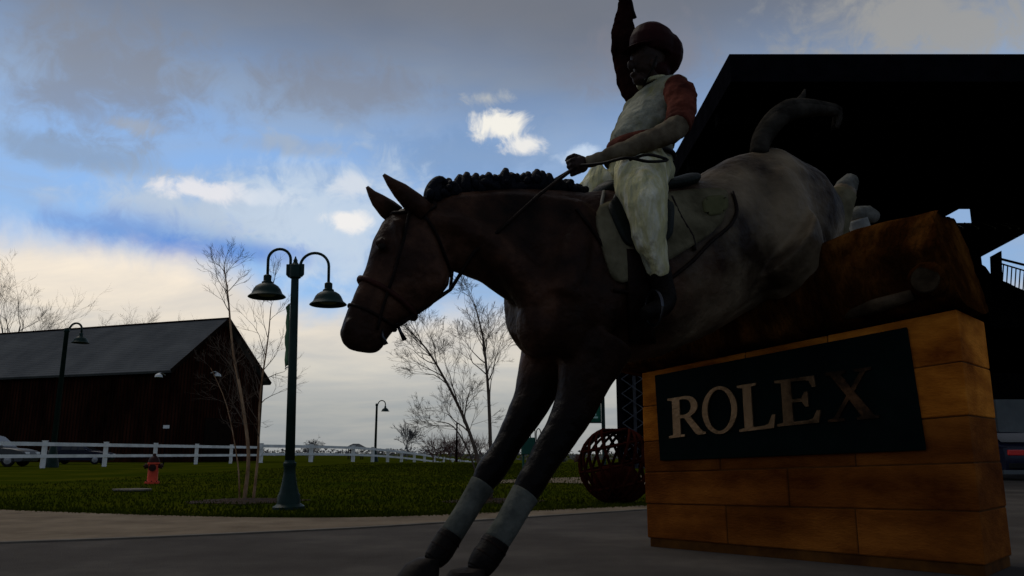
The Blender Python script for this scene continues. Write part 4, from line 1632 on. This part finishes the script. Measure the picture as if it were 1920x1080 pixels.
def bare_tree(name, base, stems, label, seed, mt, mw, maxd=4, spread=.65, up=.6, minr=None, group=None, cat='tree'):
    """stems: (polyline of points, radius, crown length)"""
    rnd = random.Random(seed)
    T = empty(name, tuple(base), 0, label, cat, group)
    tw = MB()
    for pts, r, ln, kids in stems:
        tr = MB()
        pts = [Vector(p) for p in pts]
        P = [Vector(q) for q in lerp_poly([tuple(p) for p in pts], 4)]
        R = [r * (1 - .75 * i / (len(P) - 1)) for i in range(len(P))]
        tr.tube(P, R, 8)
        for k in range(kids):
            t = rnd.uniform(.28, .98) if k else 1.0
            j = t * (len(P) - 1)
            i = min(int(j), len(P) - 2)
            q0 = P[i].lerp(P[i + 1], j - i)
            dn = (P[i + 1] - P[i]).normalized()
            side = Vector((rnd.gauss(0, 1), rnd.gauss(0, 1), rnd.gauss(0, .4)))
            side = (side - dn * side.dot(dn)).normalized()
            s = spread * rnd.uniform(.7, 1.25) * (.2 if k == 0 else 1)
            nd = (dn * math.cos(s) + side * math.sin(s)).normalized()
            branch_rec(tw, tw, q0, nd, ln * rnd.uniform(.6, 1.1) * (1.15 - .55 * t), R[i] * .5, 1, rnd, spread, up, maxd)
        tr.part('trunk', mt, T, True)
    tw.part('crown', mw, T)
    return T


gA = 'young bare trees planted in mulch by the path'
p0 = G(458, 938)
dA = p0.y
bare_tree('birch_tree', p0, [
    ([p0 + Vector((0.0, 0, 0)), D(466, 850, dA), D(452, 740, dA - .1), D(437, 660, dA), D(428, 560, dA + .1), D(420, 500, dA + .1)], .038, .75, 14),
    ([p0 + Vector((.12, .12, 0)), D(484, 850, dA + .2), D(488, 740, dA + .2), D(502, 640, dA + .3), D(508, 575, dA + .3)], .028, .75, 15),
    ([p0 + Vector((-.1, .05, 0)), D(446, 870, dA), D(425, 760, dA + .1), D(395, 690, dA + .2)], .018, .5, 6),
], 'slender pale stemmed birch clump in a mulch bed left of the street lamp', 31, M['birch'], M['twig'], 4, .6, .5, group=gA)
p1 = G(920, 940)
dB = p1.y
bare_tree('young_tree', p1, [
    ([p1, D(920, 860, dB), D(917, 760, dB), D(912, 690, dB), D(905, 630, dB), D(890, 570, dB)], .040, .72, 13),
    ([p1 + Vector((-.05, .05, 0)), D(893, 850, dB), D(868, 780, dB + .1), D(836, 715, dB + .1), D(800, 655, dB + .2), D(762, 615, dB + .2)], .038, .72, 15),
    ([p1 + Vector((-.1, .1, 0)), D(880, 850, dB), D(850, 800, dB), D(818, 790, dB)], .02, .55, 6),
], 'leaning bare young tree with two stems seen under the horse head', 12, M['twig'], M['twig'], 5, .62, .35, group=gA)
gB = 'big bare trees behind the barn'
MINR = .010
for px, dd, ytop, seed, lab, wd in ((5, 112, 505, 5, 'bare tree at the left edge rising behind the barn roof', 1.0),
                                    (165, 135, 575, 6, 'low bare treetop just left of middle over the barn ridge', 1.0),
                                    (232, 140, 570, 8, 'bare treetop showing above the middle of the barn ridge', 1.0),
                                    (345, 150, 570, 9, 'thin bare treetop above the barn ridge close to the gable', .8)):
    base = D(px, 850, dd)
    base.z = terrain_z(base.x, base.y)
    top = HZ(ytop, dd)
    hh = top * (.70 if seed == 5 else .64)
    P = [base, base + Vector((.3, 0, hh * .4)), base + Vector((-.2, 0, hh * .75)), base + Vector((.2, 0, hh))]
    bare_tree('bare_tree', base, [(P, .32, hh * .40, 12)], lab, seed, M['twig'], M['twig'], 5, .62 * wd, .6, group=gB)
# far trees near the horizon
MINR = .035
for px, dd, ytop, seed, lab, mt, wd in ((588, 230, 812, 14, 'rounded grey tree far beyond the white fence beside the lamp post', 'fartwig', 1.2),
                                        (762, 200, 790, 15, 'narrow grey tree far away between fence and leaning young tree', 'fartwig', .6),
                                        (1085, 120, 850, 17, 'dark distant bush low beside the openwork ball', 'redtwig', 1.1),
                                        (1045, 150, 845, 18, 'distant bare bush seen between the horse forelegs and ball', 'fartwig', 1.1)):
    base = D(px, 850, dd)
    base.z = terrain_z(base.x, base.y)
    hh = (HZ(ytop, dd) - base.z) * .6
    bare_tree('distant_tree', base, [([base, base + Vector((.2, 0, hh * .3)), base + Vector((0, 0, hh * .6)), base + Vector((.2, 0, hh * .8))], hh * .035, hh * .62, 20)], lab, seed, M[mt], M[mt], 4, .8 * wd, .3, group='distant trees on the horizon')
MINR = .012
for px, dd, w, seed, lab in ((835, 95, 4.2, 25, 'reddish bare shrub behind the far fence left of the young tree'), (880, 100, 3.6, 26, 'reddish bare shrub behind the far fence under the young tree stems')):
    base = D(px, 850, dd)
    base.z = terrain_z(base.x, base.y)
    stems = []
    rnd = random.Random(seed)
    for k in range(9):
        q = base + Vector((rnd.uniform(-w / 2, w / 2), rnd.uniform(-1, 1), 0))
        stems.append(([q, q + Vector((rnd.uniform(-.3, .3), 0, .7)), q + Vector((rnd.uniform(-.8, .8), 0, 1.6))], .05, 1.3, 7))
    T = empty('shrub', tuple(base), 0, lab, 'shrub', 'reddish shrubs behind the far fence')
    tw = MB()
    for pts, r, ln, kids in stems:
        tw.tube(pts, [r, r * .8, r * .5], 5)
        for k2 in range(kids):
            branch_rec(tw, tw, Vector(pts[1]).lerp(Vector(pts[2]), rnd.random()), Vector((rnd.gauss(0, .6), rnd.gauss(0, .6), 1)).normalized(), ln, .03, 1, rnd, .6, .5, 3)
    tw.part('branches', M['redtwig'], T)

# far treeline as one mass
tl = MB()
rnd = random.Random(77)
for k in range(14000):
    x = rnd.uniform(-420, 520)
    y = rnd.uniform(520, 640)
    gz = terrain_z(x, y)
    h = 3 + 4 * (0.5 + .5 * math.sin(x * .021 + 1)) * (.6 + .4 * math.sin(x * .083)) + rnd.uniform(-2, 2)
    c = Vector((x, y, gz + h * rnd.random() ** .7))
    s = rnd.uniform(.35, 1.1)
    a = [Vector((rnd.gauss(0, 1), rnd.gauss(0, 1), rnd.gauss(0, .8))) * s for _ in range(3)]
    tl.add([c + a[0], c + a[1], c + a[2]], [(0, 1, 2)])
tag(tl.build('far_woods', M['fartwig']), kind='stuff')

# small shelter on the horizon
sp = D(665, 850, 230)
SH = empty('shelter', (sp.x, sp.y, terrain_z(sp.x, sp.y)), 0, 'little dark roofed shelter beyond the far fence', 'shelter')
for x in (-1.8, 1.8):
    for y in (0, 3):
        b = MB()
        b.box((x - .12, y - .12, 0), (x + .12, y + .12, 3.2))
        b.build('post', M['barn_trim'], SH)
b = MB()
b.rings([[Vector((-2.8, -1, 3.2)), Vector((2.8, -1, 3.2)), Vector((2.8, 4, 3.2)), Vector((-2.8, 4, 3.2))], [Vector((-.8, 1.2, 4.4)), Vector((.8, 1.2, 4.4)), Vector((.8, 1.8, 4.4)), Vector((-.8, 1.8, 4.4))]])
b.build('roof', M['barn_roof'], SH)
# thin pole far off
sp = D(856, 850, 90)
b = MB()
b.lathe([(.13, 0), (.09, 4.2), (.11, 4.22), (.11, 4.4)], (0, 0, 0), 8)
o = b.build('utility_pole', M['barn_trim'])
o.location = (sp.x, sp.y, terrain_z(sp.x, sp.y))
tag(o, 'thin plain pole standing among the shrubs under the leaning tree', 'pole')
# green cabinet and hoop rack between the forelegs
sp = D(990, 850, 34)
CB = empty('utility_cabinet', (sp.x, sp.y, 0), .1, 'small green cabinet on legs seen between the horse forelegs', 'cabinet')
b = MB()
b.box((-.28, -.15, .75), (.28, .15, 1.45))
b.build('box', M['green_box'], CB, bevel=.03)
for x in (-.2, .2):
    b = MB()
    b.box((x - .04, -.04, 0), (x + .04, .04, .748))
    b.build('leg', M['green_box'], CB)
sp = D(1010, 850, 34)
RK = empty('hoop_rack', (sp.x, sp.y, 0), .2, 'dark hooped metal rack beside the small green cabinet', 'rack')
for k in range(3):
    b = MB()
    x = -.25 + k * .25
    b.tube([(x - .1, 0, 0), (x - .1, 0, 1.7 - .1 * k)] + [(x + .1 * math.cos(PI - PI * i / 8) , 0, 1.7 - .1 * k + .22 * math.sin(PI * i / 8)) for i in range(1, 9)] + [(x + .1, 0, 0)], .022, 6)
    b.build('hoop', M['pav_steel'], RK, True)

# ================================================================== banner post
bp = G(1134, 912)
BN = empty('banner_post', (bp.x, bp.y, 0), 0, 'dark post carrying a bright green banner beside the horse foreleg', 'banner post')
dd = bp.y
zt_ = HZ(690, dd)
b = MB()
b.lathe([(.09, 0), (.09, .15), (.05, .2), (.045, zt_), (.06, zt_ + .01), (.02, zt_ + .06)], (0, 0, 0), 10)
b.build('pole', M['lamp'], BN, True)
x0 = D(1098, 792, dd).x - bp.x
za, zb2 = HZ(792, dd), HZ(700, dd)
b = MB()
g = []
for i in range(10):
    z = za + (zb2 - za) * i / 9
    o1 = .02 * math.sin(i * .9)
    g.append([Vector((-.05, 0, z)), Vector((x0 * .5, o1, z)), Vector((x0, -o1, z)), Vector((x0, -o1 + .008, z)), Vector((x0 * .5, o1 + .008, z)), Vector((-.05, .008, z))])
b.rings(g)
bo_ = b.build('banner', M['banner'], BN, True)
b = MB()
for dx, h_, w_ in ((-.1, .05, .22), (-.1, .12, .14), (-.1, .18, .07)):
    b.box((x0 * .55 - w_ / 2, -.035, za + .05 + h_), (x0 * .55 + w_ / 2, -.028, za + .05 + h_ + .045))
b.build('emblem', M['emblem_white'], bo_)
for z in (za - .01, zb2 + .01):
    b = MB()
    b.tube([(-.03, 0, z), (x0 - .03, 0, z)], .012, 6)
    b.build('banner_arm', M['lamp'], BN, True)

# ================================================================== openwork ball
oc = G(1158, 944)
rad = 68 / FPX * oc.y
OB = empty('openwork_ball', (oc.x, oc.y, 0), 0, 'big dark red openwork metal ball standing left of the stone plinth', 'garden ornament')
cz = Vector((0, 0, rad * 1.0))
for k in range(11):                      # slanting meridian hoops
    b = MB()
    ax = Matrix.Rotation(k * PI / 11, 3, 'Z') @ Matrix.Rotation(.35, 3, 'Y')
    b.tube([cz + ax @ Vector((0, rad * math.cos(2 * PI * i / 32), rad * math.sin(2 * PI * i / 32))) for i in range(32)], .026, 6, True)
    b.build('hoop', M['rust'], OB, True)
for t in (-.9, -.45, 0, .45, .9):
    b = MB()
    r_ = rad * math.cos(t * 1.2)
    ax = Matrix.Rotation(-.2, 3, 'Y')
    b.tube([cz + ax @ Vector((r_ * math.cos(2 * PI * i / 32), r_ * math.sin(2 * PI * i / 32), rad * math.sin(t * 1.2))) for i in range(32)], .022, 6, True)
    b.build('ring', M['rust'], OB, True)
b = MB()
b.lathe([(.05, .03), (rad * .5, .1), (rad * .66, rad * .35), (rad * .64, rad * .7), (rad * .45, rad * .95), (rad * .2, rad * 1.0)], (0, 0, 0), 14)
b.build('inner_pot', M['rust'], OB, True)

# ================================================================== pavilion (grandstand)
PA = empty('grandstand', (D(1370, 103, 20).x, 20, 0), 0, 'huge black flat roofed grandstand looming behind the horse and plinth', 'grandstand')
PH = HZ(103, 20) - .36          # roof height
FX, FY = D(1370, 103, 20).x, 20.0
X1, Y1 = 40.0, 34.0                           # extents relative to the corner


def pa(b, name, m, smooth=False, parent=None):
    b.v = [p - Vector((FX, FY, 0)) for p in b.v]
    return b.build(name, m, parent or PA, smooth)


b = MB()
XS = D(1842, 500, 32.0).x - .4                 # the far part of the roof stops here
b.box((FX, FY, PH - .12), (XS, FY + Y1, PH + .3))
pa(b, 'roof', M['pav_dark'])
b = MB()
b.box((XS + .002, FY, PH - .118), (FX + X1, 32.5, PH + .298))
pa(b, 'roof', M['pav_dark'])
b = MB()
b.box((FX - .05, FY - .05, PH - .45), (FX + X1, FY - .002, PH + .36))
pa(b, 'fascia', M['pav_steel'])
b = MB()
b.box((FX - .05, FY, PH - .45), (FX - .002, FY + Y1, PH + .36))
pa(b, 'fascia', M['pav_steel'])
for i in range(9):                            # roof beams under the ceiling
    y = FY + 2 + i * 3.9
    b = MB()
    b.box((FX + .05, y - .15, PH - .85), (FX + X1 if y < 31 else XS, y + .15, PH - .122))
    pa(b, 'beam', M['pav_dark'])
# closed back and seating wall with an opening at the right
YW = 32.0
xo = D(1842, 500, YW).x
zo0 = HZ(560, YW)
zo1 = HZ(430, YW)
b = MB()
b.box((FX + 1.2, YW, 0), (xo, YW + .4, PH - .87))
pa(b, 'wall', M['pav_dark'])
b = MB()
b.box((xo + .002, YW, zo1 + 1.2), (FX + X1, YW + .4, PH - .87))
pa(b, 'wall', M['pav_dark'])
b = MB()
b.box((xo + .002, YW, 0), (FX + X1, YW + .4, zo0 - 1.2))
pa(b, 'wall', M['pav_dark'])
# sloping edges of the opening: roof truss above and raked stand below
def dy(px, py, y=YW):
    p = D(px, py, y)
    return p


b = MB()
b.prism([dy(1835, 484), dy(1925, 436), dy(2060, 380), dy(2060, 300), dy(1835, 300)], (0, .35, 0))
pa(b, 'truss_panel', M['pav_dark'])
b = MB()
b.prism([dy(1835, 492), dy(1848, 500), dy(1862, 520), dy(1890, 530), dy(1905, 538), dy(1930, 548), dy(2060, 600), dy(2060, 700), dy(1835, 700)], (0, .5, 0))
pa(b, 'raked_stand', M['pav_dark'])
b = MB()
b.prism([dy(1860, 480, YW - .2), dy(1878, 470, YW - .2), dy(1880, 530, YW - .2), dy(1862, 530, YW - .2)], (0, .15, 0))
pa(b, 'column', M['pav_dark'])
b = MB()
b.bar(dy(1880, 476), dy(2000, 506), .08)
b.bar(dy(1880, 484), dy(2000, 520), .05)
b.v = [p + Vector((0, .6, 0)) for p in b.v]
rl_ = pa(b, 'railing', M['pav_steel'])
for k in range(14):
    b = MB()
    x = 1882 + k * 8
    b.bar(dy(x, 484 + (x - 1880) * .3) + Vector((0, .6, 0)), dy(x - 3, 545) + Vector((0, .6, 0)), .035)
    pa(b, 'baluster', M['pav_steel'])
# pale lower wall
b = MB()
b.box((dy(1868, 850).x, YW - .35, HZ(822, YW) - 2), (FX + X1, YW - .05, HZ(750, YW)))
pa(b, 'lower_wall', M['pav_pale'])
# lattice column at the far left corner
xc, yc = 6.0, 44.0
b = MB()
for dx in (0, 1.15):
    for dy_ in (0, 1.0):
        b.box((xc + dx - .12, yc + dy_ - .12, 0), (xc + dx + .12, yc + dy_ + .12, PH - .87))
pa(b, 'lattice_column', M['pav_steel'])
b = MB()
for i in range(12):
    z = i * .8
    b.bar((xc, yc - .16, z), (xc + 1.15, yc - .16, z + .8), .05)
    b.bar((xc + 1.15, yc - .22, z), (xc, yc - .22, z + .8), .05)
pa(b, 'lattice_brace', M['glint'])
b = MB()
b.box((xc, yc + .55, 0), (xc + 1.15, yc + .7, PH - .87))
pa(b, 'back_panel', M['pav_dark'])
for k in range(4):
    b = MB()
    b.box((xc + .15 + k * .27, yc + .3, 0), (xc + .32 + k * .27, yc + .5, PH - .87))
    pa(b, 'drain_pipe', M['glint'] if k == 2 else M['pav_steel'])
for x, y in ((FX + 1.5, FY + 3), (FX + 14, FY + 3), (FX + 27, FY + 3)):
    if x < 8:
        continue
    b = MB()
    b.box((x - .25, y - .25, 0), (x + .25, y + .25, PH - .87))
    pa(b, 'column', M['pav_dark'])
# row of small unlit lamps under the roof
for px in (1806, 1834, 1866, 1894, 1910):
    p = dy(px, 428, YW - 1.0)
    b = MB()
    b.ball(p, (.045, 0, 0), (0, .045, 0), (0, 0, .05), 8, 6)
    b.bar(p + Vector((0, 0, .04)), p + Vector((0, .9, .5)), .025)
    pa(b, 'small_lamp', M['lampglass'])

# ================================================================== cars
def car(name, loc, rz, label, paint, kind='suv'):
    T = empty(name, loc, rz, label, 'car')
    L, W, Hh = (4.5, 1.84, 1.66) if kind == 'suv' else (4.6, 1.82, 1.46)
    # lower body: side profile (x, z); front at +x
    prof = [(-2.2, .32), (-2.27, .5), (-2.25, .80), (-2.18, .98), (-1.2, 1.02), (.75, 1.00), (1.6, .94), (2.1, .82), (2.25, .62), (2.22, .38), (2.1, .28)]
    b = MB()
    rr = []
    for y, sx_, dz in ((-W / 2, .965, -.03), (-W / 2 + .10, 1.0, 0), (W / 2 - .10, 1.0, 0), (W / 2, .965, -.03)):
        rr.append([Vector((x * sx_, y, z + dz * (z > .6))) for x, z in prof])
    b.rings(rr)
    body = b.build('body', paint, T, 'auto')
    hz = Hh
    if kind == 'suv':
        cab = [(-2.14, .985), (-1.98, 1.42), (-1.82, hz - .05), (-1.2, hz), (.05, hz), (.35, hz - .06), (1.05, .99)]
    else:
        cab = [(-1.95, .985), (-1.35, 1.30), (-1.05, hz - .05), (-.6, hz), (.0, hz), (.3, hz - .06), (1.15, .99)]
    b = MB()
    rr = []
    for y, tz in ((-W / 2 + .09, .0), (-W / 2 + .22, 1.0), (W / 2 - .22, 1.0), (W / 2 - .09, 0)):
        rr.append([Vector((x, (y if z < 1.1 else (math.copysign(abs(y) - .10 * (z - 1) / .5, y))), z - (0.03 if tz == 0 and z > 1.3 else 0))) for x, z in cab])
    b.rings(rr)
    b.build('cabin', paint, T, 'auto')
    # glass: side windows, windscreen, rear window
    for s in (1, -1):
        for xa, xb in ((-1.75 if kind == 'suv' else -1.1, -1.0 if kind == 'suv' else -.42), (-.92 if kind == 'suv' else -.36, -.1 if kind == 'suv' else .05), (-.02 if kind == 'suv' else .12, .62)):
            top = hz - .12
            b = MB()
            y0 = s * (W / 2 - .075)
            y1 = s * (W / 2 - .175)
            lean = .28 if xb == .62 else 0
            b.add([(xa, y0, 1.05), (xb, y0, 1.05), (xb - lean, y1, top), (xa + (.08 if xa < -1 else 0), y1, top)], [(0, 1, 2, 3)])
            b.add([(xa, y0 + s * .012, 1.05), (xb, y0 + s * .012, 1.05), (xb - lean, y1 + s * .012, top), (xa + (.08 if xa < -1 else 0), y1 + s * .012, top)], [(0, 1, 2, 3)])
            b.build('side_window', M['glass'], T)
    c0, c1 = Vector((cab[-1][0], 0, cab[-1][1])), Vector((cab[-2][0], 0, cab[-2][1]))
    nn = Vector((c0.z - c1.z, 0, c1.x - c0.x)) * -1
    nn.normalize()
    if nn.x < 0:
        nn = -nn
    b = MB()
    p0_, p1_ = c0.lerp(c1, .08) + nn * .012, c0.lerp(c1, .93) + nn * .012
    b.prism([(p0_.x, -.72, p0_.z), (p0_.x, .72, p0_.z), (p1_.x, .62, p1_.z), (p1_.x, -.62, p1_.z)], nn * .008)
    b.build('windscreen', M['glass'], T)
    c0, c1 = Vector((cab[0][0], 0, cab[0][1])), Vector((cab[2][0], 0, cab[2][1]))
    nn = Vector((-(c1.z - c0.z), 0, c1.x - c0.x)).normalized()
    b = MB()
    p0_, p1_ = c0.lerp(c1, .22) + nn * .05, c0.lerp(c1, .88) + nn * .05
    b.prism([(p0_.x, -.70, p0_.z), (p0_.x, .70, p0_.z), (p1_.x, .60, p1_.z), (p1_.x, -.60, p1_.z)], nn * .008)
    b.build('rear_window', M['glass'], T)
    for s in (1, -1):
        b = MB()
        b.box((-2.285, s * .62 - .24, .74), (-2.20, s * .62 + .24, .90))
        b.build('tail_light', M['red_lens'], T, bevel=.02)
        b = MB()
        b.box((2.12, s * .62 - .2, .64), (2.235, s * .62 + .2, .76))
        b.build('headlight', M['pale'], T, bevel=.02)
        b = MB()
        b.ball((.72, s * (W / 2 + .07), 1.04), (.06, 0, 0), (0, .09, 0), (0, 0, .07), 8, 6)
        b.build('wing_mirror', paint, T, True)
    b = MB()
    b.box((-2.30, -.26, .56), (-2.275, .26, .67))
    b.build('number_plate', M['pale'], T)
    b = MB()
    b.box((-2.32, -.86, .36), (-2.2, .86, .52))
    b.build('bumper', M['tyre'], T, bevel=.03)
    for x in (-1.35, 1.38):
        for s in (1, -1):
            b = MB()
            b.lathe([(.2, s * .72), (.31, s * .73), (.335, s * .76), (.335, s * .90), (.31, s * .925), (.2, s * .915)], (x, 0, .335), 20, 'Y')
            wh = b.build('wheel', M['tyre'], T, 'auto')
            b = MB()
            b.lathe([(.20, s * .90), (.205, s * .918), (.06, s * .93), (.02, s * .935)], (x, 0, .335), 16, 'Y')
            b.build('rim', M['rim'], wh, 'auto')
    return T


cp = D(-20, 850, 50)
van_ = car('parked_car', (cp.x, cp.y, 0), math.radians(6), 'silver car with a pale window pillar parked behind the left fence', M['car_silver'])
van_.scale = (1.15, 1.1, 1.15)
cp = D(122, 850, 60)
car('parked_car', (cp.x + .6, cp.y + 1, 0), math.radians(8), 'dark car parked just right of the silver car by the barn', M['car_dark'], 'saloon')
cp = D(1888, 850, 24)
car('parked_car', (cp.x + .72, cp.y + 2.2, 0), math.radians(93), 'dark blue car with red tail light at the right edge behind the plinth', M['car_dark'], 'saloon')
